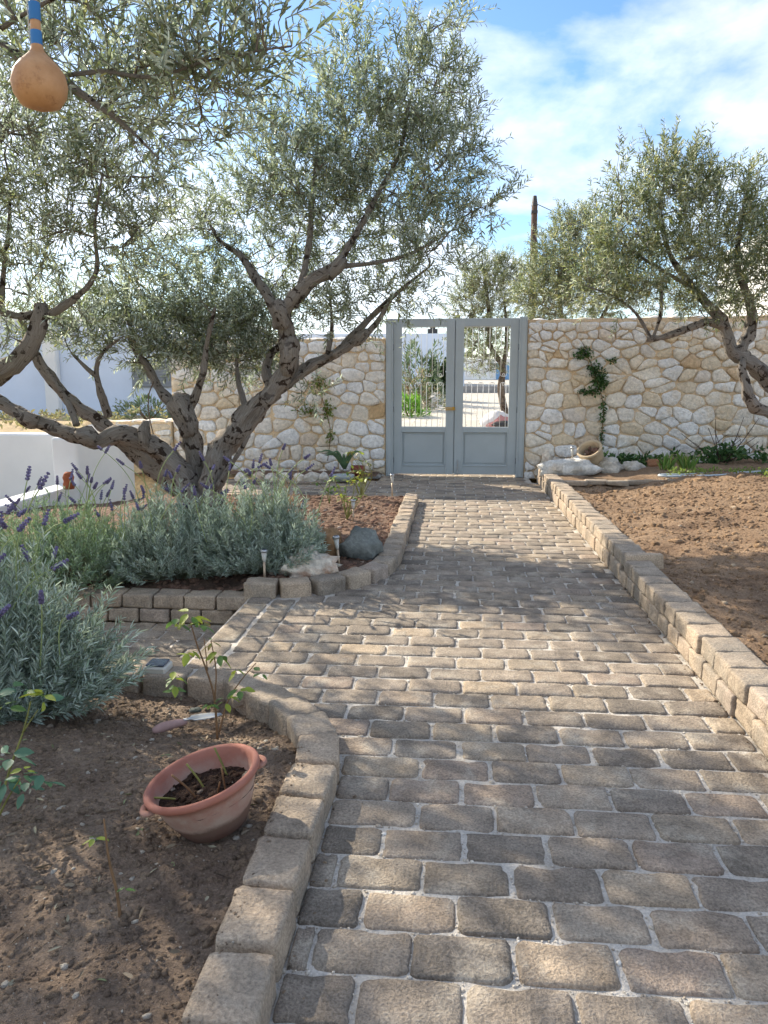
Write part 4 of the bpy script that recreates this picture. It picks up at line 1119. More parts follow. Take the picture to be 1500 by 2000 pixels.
# ================================================================== LAVENDER
LAV = [(0.5, (0.42, 0.49, 0.42)), (0.3, (0.55, 0.62, 0.54)), (0.2, (0.30, 0.38, 0.27))]
LAV_GREEN = [(0.45, (0.30, 0.40, 0.27)), (0.3, (0.40, 0.49, 0.36)), (0.25, (0.24, 0.34, 0.16))]
m_stalk = plain('lavender_stalk', lin('93a06c'), 0.7, 0.2, 0.15, 10)
m_head = stone_like('lavender_flower', [(0, lin('605a74')), (0.5, lin('7a7296')), (1, lin('524e66'))], True, 0.2, None, 90, 0.6, 0.003, 30, None, 0.8)
def lavender(c, rad, h, n_stem, n_leaf, leaf_len, stalks, label, seed, pal=LAV, lean=(0, 0), stalk_len=(0.20, 0.40)):
    r = np.random.default_rng(seed)
    root = thing('lavender_bush', c, label, 'bush', 'lavender bushes')
    c = np.array(c, float)
    fo = Foliage(); tips = []
    for i in range(n_stem):
        a = r.uniform(0, 2*PI); el = math.acos(r.uniform(0.05, 1.0))
        f = r.uniform(0.55, 1.0) ** 0.5
        lob = 1 + 0.22 * math.sin(3 * a + seed) + 0.14 * math.sin(5 * a + 2 * seed)
        tip = c + np.array([math.cos(a) * math.sin(el) * rad[0] * lob + lean[0], math.sin(a) * math.sin(el) * rad[1] * lob + lean[1], (0.12 + 0.88 * math.cos(el)) * h * r.uniform(0.72, 1.14)]) * np.array([f, f, f])
        b = c + np.array([math.cos(a) * rad[0] * 0.35 * math.sin(el), math.sin(a) * rad[1] * 0.35 * math.sin(el), 0])
        k = 7; t = np.linspace(0, 1, k)[:, None]
        mid = (b + tip) / 2 + np.array([math.cos(a), math.sin(a), 0]) * rad[0] * 0.16 - np.array([0, 0, 0.02])
        P = (1-t)**2 * b + 2*t*(1-t) * mid + t*t * tip
        fo.tubes3(P, np.linspace(0.0028, 0.0014, k), (0.25, 0.29, 0.20))
        m = n_leaf
        tt = r.uniform(0.35, 1.0, m) ** 0.8
        q = (1-tt[:, None])**2 * b + 2*tt[:, None]*(1-tt[:, None]) * mid + tt[:, None]**2 * tip
        d = unit(2*(1-tt[:, None]) * (mid - b) + 2*tt[:, None] * (tip - mid))
        sd = rnd_unit(r, m); sd = unit(sd - d * np.sum(sd * d, 1, keepdims=True))
        ld = unit(d * r.uniform(0.7, 1.3, (m, 1)) + sd * r.uniform(0.5, 1.0, (m, 1)))
        L = leaf_len * r.uniform(0.6, 1.25, m)
        fo.leaves(r, q, ld, L, L * r.uniform(0.11, 0.16, m), pal, 0.22, 0.25, 0.12)
        tips.append((tip, d[-1], el))
    fo.build('foliage', m_lav, root)
    up = [t for t in tips if t[2] < 1.15]
    for i in range(stalks):
        tip, d, el = up[r.integers(len(up))]
        L = r.uniform(*stalk_len)
        dd = unit(d * 0.35 + np.array([0.10, -0.05, 1.0]) + r.normal(size=3) * 0.20)
        sag = np.array([r.normal() * 0.35, r.normal() * 0.25, -abs(r.normal()) * 0.18]) * L
        t = np.linspace(0, 1, 9)[:, None]
        P = tip - dd * 0.06 + dd * (L + 0.06) * t + sag * t**2.5
        mb = MB(); mb.tube(P, [0.0028] * 9, 5); st = mb.build('flower_stalk', m_stalk, root, True)
        e = unit(P[-1] - P[-3]); u = unit(np.cross(e, np.array([.3, .2, .9]))); w = np.cross(e, u)
        hl = r.uniform(0.045, 0.078); mb = MB()
        nw = 5
        for k in range(nw):
            cc = P[-1] + e * hl * k / (nw - 1)
            rr0 = 0.0090 * (1.0 - 0.5 * (k / (nw - 1)) ** 2) * r.uniform(.9, 1.15)
            for j in range(5):
                an = 2*PI*j/5 + k * 0.6
                o = u * math.cos(an) + w * math.sin(an)
                x0 = cc + o * rr0 * .35; x1 = cc + o * rr0 + e * rr0 * 1.2
                mb.tube([x0 - e * .002, (x0 + x1) / 2 + o * .002, x1], [.003, .005, .0018], 4)
        mb.tube([P[-1], P[-1] + e * hl * .5, P[-1] + e * hl], [.004, .0048, .002], 5)
        mb.build('flower_head', m_head, st, False)
    return root
lavender((-2.08, 2.93, -.02), (.64, .54), .80, 1150, 44, .044, 50, 'large silvery lavender bush nearest at the left edge, full of purple spikes', 51, LAV, (0.02, 0))
lavender((-2.0, 5.32, .0), (.55, .46), .68, 560, 40, .042, 26, 'lavender bush with bent stalks in front of the olive trunk', 52, LAV)
lavender((-1.36, 5.36, .04), (.48, .44), .70, 560, 40, .042, 20, 'upright lavender bush with few spikes beside the small solar stake light', 53, LAV)
lavender((-2.78, 5.12, -.05), (.66, .5), .68, 560, 36, .042, 30, 'greener lavender bush in front of the white parapet at the left edge', 54, LAV_GREEN)

# ================================================================== TERRACOTTA POT
def terra_mat():
    t = NT('terracotta')
    tc_ = t.n('ShaderNodeTexCoord').outputs['Object']
    z = t.n('ShaderNodeSeparateXYZ', {'Vector': tc_}).outputs[2]
    c = t.mix(t.ramp(t.noise(9, 5, .6), .3, .7), lin('96604f'), lin('a57263'))
    wash = t.math('ADD', z, t.math('MULTIPLY', t.noise(14, 5, .65), .06))
    lime = t.math('MULTIPLY', t.ramp(wash, .235, .195), t.ramp(t.noise(6, 6, .7), .3, .6))
    c = t.mix(t.math('MULTIPLY', lime, .85), c, lin('b09c8c'))
    c = t.mix(t.math('MULTIPLY', t.ramp(wash, .125, .100), .8), c, lin('5a3e32'))
    return t.done(c, .8, .25, t.bump(t.noise(90, 4, .7), .5, .002))
m_terra = terra_mat()
m_wet = soil_mat('potting_soil', lin('3e3028'), lin('57443a'), lin('2a211c'), lin('8d8174'), sc=1.6)
pot = thing('terracotta_pot', (-.70, 2.10, 0.02), 'tilted terracotta pot with dark soil and dry stems on the near bed', 'pot')
PB = Vector((-.70, 2.11, 0.045))
PM = Matrix.Translation(PB) @ Matrix.Rotation(math.radians(-14), 4, 'Y') @ Matrix.Rotation(math.radians(3), 4, 'X') @ Matrix.Rotation(math.radians(28), 4, 'Z') @ Matrix.Diagonal((1.0, 1.0, .76, 1))
mb = MB()
mb.lathe([(0, 0), (.085, 0), (.098, .008), (.115, .05), (.138, .11), (.155, .17), (.162, .196), (.172, .200), (.178, .208), (.178, .222), (.172, .230), (.164, .230), (.157, .222), (.152, .19), (.138, .13), (.125, .10), (0, .10)], 40)
body = mb.build('body', m_terra, pot, True)
bmat = PM
body.matrix_parent_inverse = Matrix.Translation(-Vector(pot.location)); body.matrix_basis = PM
for sgn in (-1, 1):
    mb = MB(); P = []
    for k in range(9):
        a = PI * k / 8
        P.append((sgn * (.160 + .028 * math.sin(a)), .035 * math.cos(a), .185 - .006 * math.sin(a)))
    mb.tube(P, .011, 8); hd = mb.build('handle', m_terra, pot, True); hd.matrix_basis = PM
V = []; F = []
N = 20
for j in range(9):
    for i in range(N):
        rr_ = .150 * j / 8; a = 2*PI*i/N
        x, y_ = rr_ * math.cos(a), rr_ * math.sin(a)
        V.append((x, y_, .150 + .012 * mnoise.noise(Vector((x * 25, y_ * 25, 3))) - .10 * x * .6))
for j in range(8):
    for i in range(N):
        F.append((j*N+i, j*N+(i+1) % N, (j+1)*N+(i+1) % N, (j+1)*N+i))
so = link('potting_soil', mesh('potting_soil', V, F, True), m_wet, pot); so.matrix_basis = PM
pr = np.random.default_rng(77)
a = pr.uniform(0, 2*PI, 260); q = .14 * np.sqrt(pr.uniform(0, 1, 260))
pp = np.stack([q*np.cos(a), q*np.sin(a), .153 - .06 * q*np.cos(a)], -1)
cl = clods('soil_crumbs', pp, pr.gamma(1.6, .0028, 260) + .0015, soil_mat('pot_crumb', lin('4a392f'), lin('6a5445'), lin('33281f'), lin('a99c8c'), True), pot, 78); cl.matrix_basis = PM
m_twig = plain('twig_brown', lin('7a5f45'), .8, .15, .25, 20)
m_twig_g = plain('twig_green', lin('7d7d46'), .7, .2, .25, 15)
for i, (x, y_, dx_, dy_, h) in enumerate([(-.03, -.01, -.05, .0, .13), (.0, .02, -.03, .02, .12), (.05, -.03, .01, .0, .09), (.075, .06, -.01, .03, .11), (.02, -.05, .02, -.02, .06), (-.06, .02, -.10, .02, .05)]):
    P = [PM @ Vector((x, y_, .13)), PM @ Vector((x + dx_*.4, y_ + dy_*.3, .14 + h*.5)), PM @ Vector((x + dx_, y_ + dy_, .15 + h))]
    mb = MB(); mb.tube(spline(P, .01), .0032, 6); mb.build('dry_stem', m_twig_g if i % 2 else m_twig, pot, True)

# ================================================================== LEAFY PLANTS (stems plus single leaves)
def leaflet_mesh(name, L, W, seed, col, col2):
    r = random.Random(seed)
    V = []; F = []; C = []
    prof = [(0, .02), (.12, .55), (.32, 1.0), (.55, .95), (.78, .62), (.93, .25), (1.0, .02)]
    for k, (t, w) in enumerate(prof):
        for s in (-1, 0, 1):
            V.append((t * L, s * w * W / 2, .10 * W * abs(s) - .22 * L * t * t + r.uniform(-.002, .002)))
            f = r.uniform(0, 1) * (t if s else t * .3)
            C.append(tuple(a * (1-f) + b * f for a, b in zip(col, col2)))
    for k in range(len(prof) - 1):
        for s in range(2):
            a = k*3 + s; F.append((a, a+1, a+4, a+3))
    return mesh(name, V, F, True, np.array(C))
LEAFM = {}
for nm, c1, c2 in (('green', (.11, .20, .06), (.17, .26, .08)), ('yellow', (.26, .33, .06), (.42, .38, .06)), ('bluegreen', (.10, .20, .13), (.14, .25, .15)), ('rust', (.16, .19, .05), (.42, .14, .06)), ('dark', (.05, .10, .035), (.08, .14, .05))):
    LEAFM[nm] = [leaflet_mesh('leaf', 1.0, .56, i, c1, c2) for i in range(3)]
    for me in LEAFM[nm]: me.materials.append(m_green)
def put_leaf(root, kind, p, d, size, r, roll=None):
    o = link('leaf', LEAFM[kind][r.integers(3)], None, root)
    d = Vector(tuple(unit(np.array(d, float))))
    q = d.to_track_quat('X', 'Z')
    o.rotation_mode = 'QUATERNION'
    from mathutils import Quaternion
    o.rotation_quaternion = q @ Quaternion((1, 0, 0), r.normal() * .4 if roll is None else roll)
    o.location = tuple(float(v) for v in p)
    o.scale = (size, size, size)
def rose(name, base, label, stems, clusters, seed, cat='plant', thorn=True, mat=None, rad=.0042):
    r = np.random.default_rng(seed)
    root = thing(name, base, label, cat)
    for P, r0 in stems:
        Q = spline([np.array(p) for p in P], .02)
        mb = MB(); mb.tube(Q, np.linspace(r0, r0 * .45, len(Q)), 6, True, .12, seed, 40)
        mb.build('stem', mat or m_twig, root, True)
    for (c, n, spread, size, kinds) in clusters:
        c = np.array(c)
        for i in range(n):
            a = 2*PI*i/n + r.uniform(-.4, .4)
            d = np.array([math.cos(a), math.sin(a) * .8, r.uniform(-.75, .25)])
            put_leaf(root, kinds[r.integers(len(kinds))], c + d * spread * r.uniform(.1, .6) + np.array([0, 0, r.uniform(-.5, .5) * spread]), d, size * r.uniform(.75, 1.2), r)
    return root
Yr = 2.80
def R3(u, v, Y=Yr): return tuple(A(u, v, Y))
rose('rose_bush', (-.905, Yr, -.05), 'young rose bush with yellowing leaves standing behind the terracotta pot',
     [([R3(425, 1445), R3(418, 1360), R3(400, 1300), R3(385, 1260), R3(372, 1215)], .0055), ([R3(425, 1440), R3(420, 1370), R3(422, 1310), R3(412, 1250)], .0045), ([R3(428, 1430, 2.82), R3(445, 1370, 2.86), R3(470, 1330, 2.88), R3(500, 1295, 2.9)], .004), ([R3(405, 1310), R3(402, 1275), R3(398, 1245)], .003)],
     [(R3(372, 1205), 8, .05, .052, ['yellow', 'yellow', 'green']), (R3(345, 1215), 4, .03, .045, ['green', 'yellow']), (R3(395, 1220), 5, .04, .048, ['yellow', 'green', 'rust']), (R3(370, 1275), 4, .03, .05, ['green', 'yellow']), (R3(415, 1255), 4, .03, .04, ['green', 'rust']), (R3(430, 1280), 5, .04, .05, ['green', 'yellow']), (R3(340, 1320, 2.75), 6, .04, .045, ['green', 'yellow', 'yellow']), (R3(342, 1345, 2.74), 5, .03, .04, ['yellow', 'green']), (R3(468, 1350), 5, .035, .048, ['green', 'yellow']), (R3(440, 1365), 5, .035, .045, ['green', 'green', 'yellow']), (R3(460, 1310, 2.88), 3, .02, .04, ['yellow']), (R3(508, 1312, 2.9), 3, .02, .04, ['green']), (R3(410, 1375, 2.78), 4, .02, .04, ['green', 'yellow'])], 61)
Ys = 2.05
rose('rose_cutting', tuple(A(232, 1785, 1.72)), 'bare rose cutting with one small leaf tuft in the near soil',
     [([tuple(A(236, 1800, 1.70)), tuple(A(228, 1740, 1.71)), tuple(A(213, 1680, 1.72)), tuple(A(203, 1600, 1.73))], .0048)],
     [(tuple(A(185, 1640, 1.73)), 5, .02, .028, ['green', 'yellow']), (tuple(A(243, 1735, 1.70)), 3, .012, .022, ['dark', 'green'])], 62)
rose('rose_bush', tuple(A(5, 1600, 2.05)), 'blue-green leafed rose shoots at the left edge below the big lavender',
     [([tuple(A(-15, 1620, 2.05)), tuple(A(20, 1500, 2.1)), tuple(A(45, 1430, 2.12)), tuple(A(60, 1370, 2.14))], .005), ([tuple(A(-10, 1610, 2.05)), tuple(A(15, 1560, 2.0)), tuple(A(40, 1520, 1.98))], .004), ([tuple(A(45, 1430, 2.12)), tuple(A(58, 1410, 2.12)), tuple(A(75, 1385, 2.12))], .003)],
     [(tuple(A(45, 1350, 2.14)), 7, .05, .055, ['green', 'bluegreen', 'yellow']), (tuple(A(85, 1355, 2.12)), 5, .04, .05, ['yellow', 'bluegreen']), (tuple(A(20, 1480, 2.08)), 6, .04, .055, ['bluegreen']), (tuple(A(50, 1530, 1.98)), 7, .05, .055, ['bluegreen']), (tuple(A(85, 1520, 1.98)), 4, .04, .05, ['bluegreen']), (tuple(A(10, 1530, 2.0)), 5, .04, .05, ['bluegreen']), (tuple(A(10, 1370, 2.1)), 4, .04, .05, ['green', 'yellow']), (tuple(A(48, 1505, 2.0)), 3, .02, .03, ['yellow'])], 63, mat=m_twig_g)
# rose and other plants in the middle bed
def rose_mid(c, seed, label, h, n, kinds, name='rose_bush'):
    r = np.random.default_rng(seed); c = np.array(c)
    stems = []; cl = []
    for i in range(n):
        t = c + np.array([r.normal() * .10, r.normal() * .08, h * r.uniform(.55, 1.0)])
        m = (c + t) / 2 + np.array([r.normal() * .04, r.normal() * .03, .02])
        stems.append(([tuple(c), tuple(m), tuple(t)], .005))
        cl.append((tuple(t), 4, .05, .05, kinds)); cl.append((tuple(m), 2, .04, .045, kinds))
    rose(name, tuple(c), label, stems, cl, seed, mat=m_twig_g)
rose_mid((-1.02, 7.35, .06), 64, 'small sparse rose bush with yellow leaves in the middle of the mulched bed', .45, 10, ['yellow', 'green', 'yellow'])
rose_mid((-1.05, 8.75, .06), 65, 'rose bush with rust-red and yellow leaves near the left gate post', .55, 12, ['rust', 'yellow', 'rust', 'green'])
rose_mid((-1.35, 8.35, .06), 66, 'low dark green rose shoot left of the red-leaved rose', .32, 4, ['green', 'dark'])
def dead_stems(c, n, h, spread, seed, label, mat, name='dry_plant', r0=.006):
    r = np.random.default_rng(seed); c = np.array(c)
    root = thing(name, tuple(c), label, 'plant')
    for i in range(n):
        t = c + np.array([r.uniform(-1, 1) * spread, r.uniform(-.6, .6) * spread, h * r.uniform(.5, 1)])
        m = (c + t) / 2 + np.array([r.normal() * .06 * h, r.normal() * .06 * h, 0])
        mb = MB(); Q = spline([c + r.normal(size=3) * .01, m, t], .04); mb.tube(Q, np.linspace(r0, r0 * .4, len(Q)), 5)
        if r.uniform() < .8:
            b = Q[len(Q)//2]; e = b + np.array([r.normal() * .1, r.normal() * .06, .12 * h + .03]); mb.tube([b, (b + e) / 2 + .01, e], [r0 * .5, r0 * .4, r0 * .25], 4)
        mb.build('stem', mat, root, True)
    return root
dead_stems((-1.75, 8.2, .06), 6, .42, .25, 71, 'pale dry stalks sticking up behind the lavender in the mulched bed', plain('straw', lin('a8926c'), .9))
dead_stems((3.62, 10.75, .25), 9, .72, .5, 72, 'leafless dark shrub against the foot of the right stone wall', plain('bare_twig', lin('54463d'), .9), 'bare_shrub', .009)

# ---- aloe, pot and bowl by the left wall
al = thing('aloe_plant', (-1.55, 10.95, .06), 'dark green aloe with drooping leaves beside the left stone wall', 'plant')
m_aloe = plain('aloe_green', lin('4f6a4a'), .45, .4, .2, 8)
for i in range(9):
    a = 2.2 + i * .42; L = .30 + .05 * (i % 3)
    d = np.array([math.cos(a), math.sin(a) * .45])
    P = [np.array([-1.55, 10.95, .16]) + np.array([d[0] * L * t, d[1] * L * t, .26 * math.sin(min(1, t * 1.25) * PI * .62) * (.8 + .1 * (i % 3))]) for t in np.linspace(0, 1, 8)]
    mb = MB(); mb.tube(P, [.022, .024, .022, .02, .017, .013, .008, .003], 6); mb.build('leaf', m_aloe, al, True)
mb = MB(); mb.lathe([(0, 0), (.07, 0), (.10, .07), (.105, .13), (.095, .14), (.085, .12), (0, .12)], 16)
me = mb.mesh('plant_pot', True); me.materials.append(plain('maroon_pot', lin('7d3d38'), .6)); o = link('plant_pot', me); o.location = (-1.36, 10.98, .06)
tag(o, 'small maroon plant pot behind the rose, next to the aloe', 'pot')
mb = MB(); mb.lathe([(0, .01), (.08, .01), (.15, .06), (.16, .10), (.15, .10), (.135, .06), (0, .03)], 18)
me = mb.mesh('bowl', True); me.materials.append(plain('grey_bowl', lin('a9b0b0'), .5)); o = link('bowl', me); o.location = (-1.52, 10.62, .01)
tag(o, 'shallow grey bowl on the paving below the aloe', 'bowl')

# ================================================================== ROCKS
def rockmat(name, a, b, c): return stone_like(name, [(0, a), (.5, b), (1, c)], False, .3, c, 30, 1.0, .012, 7)
rm_white = rockmat('white_rock', lin('d8d4cc'), lin('cfc9be'), lin('b3a48d'))
rm_brown = rockmat('brown_white_rock', lin('ded6c8'), lin('d3c6b2'), lin('9a6a4a'))
rm_dark = rockmat('green_rock', lin('3f453d'), lin('363c37'), lin('8b8d86'))
rm_tan = rockmat('tan_rock', lin('a98a66'), lin('947453'), lin('7a5c42'))
def rock(px, Z, size, seed, mat, label, group=None, rz=0.0, rough=.3, freq=1.6, cat='rock', sub=3):
    me = rock_mesh(*size, seed, rough, sub, freq); me.materials.append(mat)
    o = link('rock', me); g = G(px[0], px[1], Z); o.location = (g[0], g[1], Z + size[2] * .42); o.rotation_euler = (0, 0, rz)
    return tag(o, label, cat, group)
rock((604, 1120), .07, (.21, .11, .12), 2.6, rm_brown, 'white and rust-brown rock behind the block edging bend', rz=.15, rough=.6, freq=2.0)
rock((704, 1086), .06, (.18, .15, .16), 3.4, rm_dark, 'dark green rounded boulder in the bed corner by the path', rz=.2, rough=.42, freq=1.5)
rock((640, 1085), .06, (.13, .10, .15), 5.1, rm_tan, 'upright tan rock left of the dark green boulder', rz=.5, rough=.3)
rock((1112, 925), .20, (.40, .16, .15), 7.7, rm_white, 'long white marble rock at the far end of the right kerb wall', rz=.1, rough=.45, freq=2.2)
rock((1185, 922), .20, (.20, .13, .13), 8.3, rm_white, 'second white marble lump right of the long marble rock', rz=-.4, rough=.5, freq=2.0)
rock((1068, 912), .16, (.09, .10, .17), 9.2, rm_brown, 'upright cream stone at the end of the kerb wall beside the gate', rz=.1)
rock((1190, 895), .22, (.26, .14, .12), 10.4, rm_tan, 'flat brown stone behind the white marble rocks', rz=.1)
rock((1237, 918), .22, (.16, .11, .085), 11.0, rm_white, 'flat grey-white stone left of the rounded one below the wall', rz=.1)
rock((1278, 916), .22, (.12, .10, .10), 12.0, rm_brown, 'rounded grey stone next to the first green onion tuft', rz=.4)
rock((1372, 908), .27, (.17, .10, .07), 13.0, rm_white, 'pale flat stone between weeds near the bare shrub', rz=.0)
for i, u in enumerate([470, 505, 530, 556, 585, 610, 632]):
    rock((u, 938), .05, (.085 + .02 * (i % 3), .08, .075 + .012 * (i % 2)), 20 + i * 1.7, rm_white if i % 3 != 1 else rm_brown, ['leftmost', 'second from left', 'third from left', 'middle', 'fifth from left', 'second from right', 'rightmost'][i] + ' pale stone in the row edging the left wall bed', 'stones edging the left wall bed', rz=i * .7, sub=2)
fl = thing('stepping_stone_row', (2.0, 9.2, .16), 'row of thin flat stones edging the tilled soil near the marble rocks', 'stone edging')
for i in range(7):
    me = rblock(.26, .17, .05, .012, 300 + i, .012); me.materials.append(m_kerb)
    o = link('flat_stone', me, None, fl); o.location = (1.48 + i * .235, 9.30 + .03 * math.sin(i * 2.1), .175 + .006 * i); o.rotation_euler = (.03 * math.sin(i), .02, .1 * math.sin(i * 3))
# brick fragment and rubble in the near bed
me = rblock(.10, .05, .045, .006, 411, .005); me.materials.append(m_kerb); o = link('brick_fragment', me); g = G(478, 1365, -.03); o.location = (g[0], g[1], -.045); o.rotation_euler = (.1, -.15, .6)
tag(o, 'broken brick piece leaning by the edging behind the rose bush', 'brick')
me = rock_mesh(.03, .022, .012, 3.3, .3, 2); me.materials.append(rm_dark); o = link('stone_chip', me); g = G(382, 1387, -.03); o.location = (g[0], g[1], -.03)
tag(o, 'small greenish stone chip beside the garden trowel', 'stone')

# ================================================================== TROWEL
tr = thing('garden_trowel', tuple(G(355, 1415, .0)), 'garden trowel with faded pink handle lying on the soil behind the pot', 'trowel')
a0 = G(298, 1428, .02); a1 = G(365, 1410, .025); a2 = G(412, 1403, .015)
ax = unit(a1 - a0)
mb = MB(); mb.tube([a0 + ax * t * np.linalg.norm(a1 - a0) + np.array([0, 0, .006 * math.sin(PI * t)]) for t in np.linspace(0, 1, 9)], [.010, .017, .019, .019, .018, .017, .016, .013, .009], 12)
mb.build('handle', plain('trowel_handle', lin('a98a83'), .75, .2, .18, 25), tr, True)
ux = unit(a2 - a1); uy = unit(np.cross(np.array([0, 0, 1.]), ux))
V = []; F = []
for k, (t, w) in enumerate([(-.1, .008), (.12, .010), (.2, .026), (.5, .03), (.85, .026), (1.15, .008)]):
    for s in (-1, -.5, 0, .5, 1):
        V.append(a1 + ux * t * .13 + uy * s * w + np.array([0, 0, .008 * abs(s) + .004]))
for k in range(5):
    for s in range(4):
        b = k*5 + s; F.append((b, b+1, b+6, b+5))
bl = link('blade', mesh('blade', V, F, True), m_steel, tr); sm = bl.modifiers.new('solid', 'SOLIDIFY'); sm.thickness = .003

# ================================================================== SOLAR LIGHTS
m_clear = plain('frosted_plastic', lin('bdbab0'), .35, .5, .05)
m_panel = plain('solar_cell', lin('2d3a4c'), .2, .6, .1)
m_rodm = plain('stake_metal', lin('b59f86'), .4, .5, .1, metal=.5)
def stake(p, h, label, lean=(0, 0)):
    root = thing('solar_stake_light', p, label, 'garden light', 'solar stake lights')
    p = np.array(p); t = p + np.array([lean[0], lean[1], h])
    mb = MB(); mb.tube([p - np.array([0, 0, .05]), p * .45 + t * .55], .009, 10); mb.build('stake', m_rodm, root, True)
    def at(f): return p + (t - p) * f
    mb = MB(); mb.tube([at(.55), at(.62), at(.88)], [.009, .013, .020], 12); mb.build('lens', m_clear, root, True)
    mb = MB(); mb.tube([at(.885), at(.94), at(.97)], [.025, .027, .020], 14); c = mb.build('cap', m_steel, root, True)
    mb = MB(); mb.tube([at(.972), at(.985)], [.015, .015], 8); mb.build('solar_cell', m_panel, c, False)
stake(G(517, 1130, .06), .21, 'slim solar stake light standing at the edging in front of the upright lavender', (.0, 0))
stake(G(664, 1108, .06), .24, 'solar stake light leaning between the tan rock and the dark boulder', (-.03, 0))
stake(G(690, 1018, .06), .22, 'solar stake light half hidden in the rose bush of the mulched bed')
stake(G(766, 967, .06), .26, 'solar stake light at the bed corner nearest the gate')
stake((1.62, 10.6, .18), .36, 'solar stake light beside the tipped clay pot at the right wall')
sl = thing('solar_block_light', (-1.40, 3.42, .012), 'square white solar light with dark top on the edging beside the lavender', 'garden light')
bx('housing', -1.455, -1.345, 3.365, 3.475, .008, .045, m_clear, sl, .008)
pn = bx('panel', -1.445, -1.355, 3.375, 3.465, .0455, .056, m_panel, sl, .004)

# ---- tipped clay pot by the right wall
tp = thing('tipped_pot', (1.88, 10.55, .2), 'cream clay pot lying on its side behind the white marble rock', 'pot')
mb = MB(); mb.lathe([(0, 0), (.10, 0), (.15, .1), (.17, .22), (.165, .30), (.185, .31), (.19, .34), (.175, .35), (.15, .34), (.145, .28), (.14, .2), (0, .16)], 28)
PM2 = Matrix.Translation((1.95, 10.66, .27)) @ Matrix.Rotation(math.radians(-38), 4, 'Z') @ Matrix.Rotation(math.radians(40), 4, 'X') @ Matrix.Scale(.92, 4)
o = mb.build('body', plain('cream_clay', lin('b9a588'), .85, .2, .2, 8, .4), tp, True); o.matrix_basis = PM2
pp = np.stack([pr.uniform(-.1, .1, 60), pr.uniform(-.1, .1, 60), .26 + pr.uniform(-.02, .02, 60)], -1)
o = clods('soil_fill', pp, pr.uniform(.015, .035, 60), m_mulch_c, tp, 79); o.matrix_basis = PM2

# ---- hose
P = [(2.55, 9.35, .285), (2.47, 9.42, .285), (2.5, 9.5, .285), (2.8, 9.5, .29), (3.1, 9.55, .30), (3.5, 9.62, .31), (3.9, 9.7, .32), (4.5, 9.9, .32)]
P2 = [(2.55, 9.35, .285), (2.9, 9.36, .29), (3.2, 9.40, .30), (3.6, 9.5, .33), (4.2, 9.65, .34), (4.8, 9.8, .34)]
mb = MB(); mb.tube(spline(P, .05), .014, 8); mb.tube(spline(P2, .05), .014, 8)
o = mb.build('garden_hose', plain('hose_grey', lin('b9c2c6'), .5, .4, .08), None, True)
tag(o, 'pale grey garden hose looped on the soil below the bare shrub', 'hose')

# ---- weeds, onions, climbers
def tuft(name, c, n, h, w, spread, pal, label, seed, cat='plant', lean=.25, group=None):
    r = np.random.default_rng(seed); c = np.array(c)
    root = thing(name, tuple(c), label, cat, group)
    fo = Foliage()
    p = c + np.stack([r.normal(size=n) * spread, r.normal(size=n) * spread, np.zeros(n)], -1)
    d = unit(np.stack([r.normal(size=n) * lean, r.normal(size=n) * lean, np.ones(n)], -1))
    L = h * r.uniform(.55, 1.1, n)
    fo.leaves(r, p, d, L, np.full(n, w), pal, .2, .3, .18)
    fo.build('blades', m_green, root)
ON = [(1, (.20, .34, .08)), (.6, (.28, .42, .14)), (.3, (.36, .42, .12))]
tuft('onion_tuft', G(1300, 922, .24), 40, .26, .016, .035, ON, 'green onion tuft left of the other, by the rounded grey stone', 81)
tuft('onion_tuft', G(1340, 922, .25), 40, .28, .016, .035, ON, 'taller green onion tuft at the end of the looped hose', 82)
def weeds(name, x0, x1, y0, y1, z, n, size, pal, label, seed, kind='stuff', h=.16, cat='plant'):
    r = np.random.default_rng(seed); fo = Foliage()
    cs = np.stack([r.uniform(x0, x1, n), r.uniform(y0, y1, n), np.full(n, z)], -1)
    for c in cs:
        m = r.integers(8, 18)
        p = c + r.normal(size=(m, 3)) * np.array([.05, .05, .02]) + np.array([0, 0, r.uniform(.02, h)])
        d = unit(rnd_unit(r, m) + np.array([0, 0, .5]))
        L = size * r.uniform(.6, 1.3, m)
        fo.leaves(r, p, d, L, L * .5, pal, .25)
    me = mesh(name, np.concatenate(fo.V), np.concatenate(fo.F), False, np.concatenate(fo.C))
    o = link(name, me, m_green); o['kind'] = kind
    tag(o, label, cat)
    return o
DG = [(1, (.05, .11, .035)), (.6, (.09, .17, .06)), (.2, (.16, .25, .08))]
LG = [(1, (.22, .30, .07)), (.6, (.30, .36, .10))]
weeds('weeds', 2.1, 2.9, 10.7, 11.2, .2, 36, .07, DG, 'dark low weeds growing along the foot of the right wall', 83)
weeds('weeds', 3.0, 5.2, 10.2, 11.1, .27, 80, .08, DG, 'thick dark green weeds under the bare shrub by the right wall', 84, h=.26)
weeds('weeds', 2.6, 4.6, 9.45, 9.75, .27, 90, .04, LG, 'thin bright grass inside the hose loop', 85, h=.05)
weeds('weeds', 3.6, 4.6, 8.9, 9.4, .30, 50, .05, LG, 'yellow-green weeds at the crest of the tilled soil', 86, h=.06)
weeds('dry_scrub', -14, -5.2, 13, 20.5, .45, 160, .09, [(1, (.30, .27, .14)), (.8, (.24, .26, .15)), (.4, (.38, .33, .2))], 'dry yellowish scrub on the ground behind the white wall', 87, h=.30)
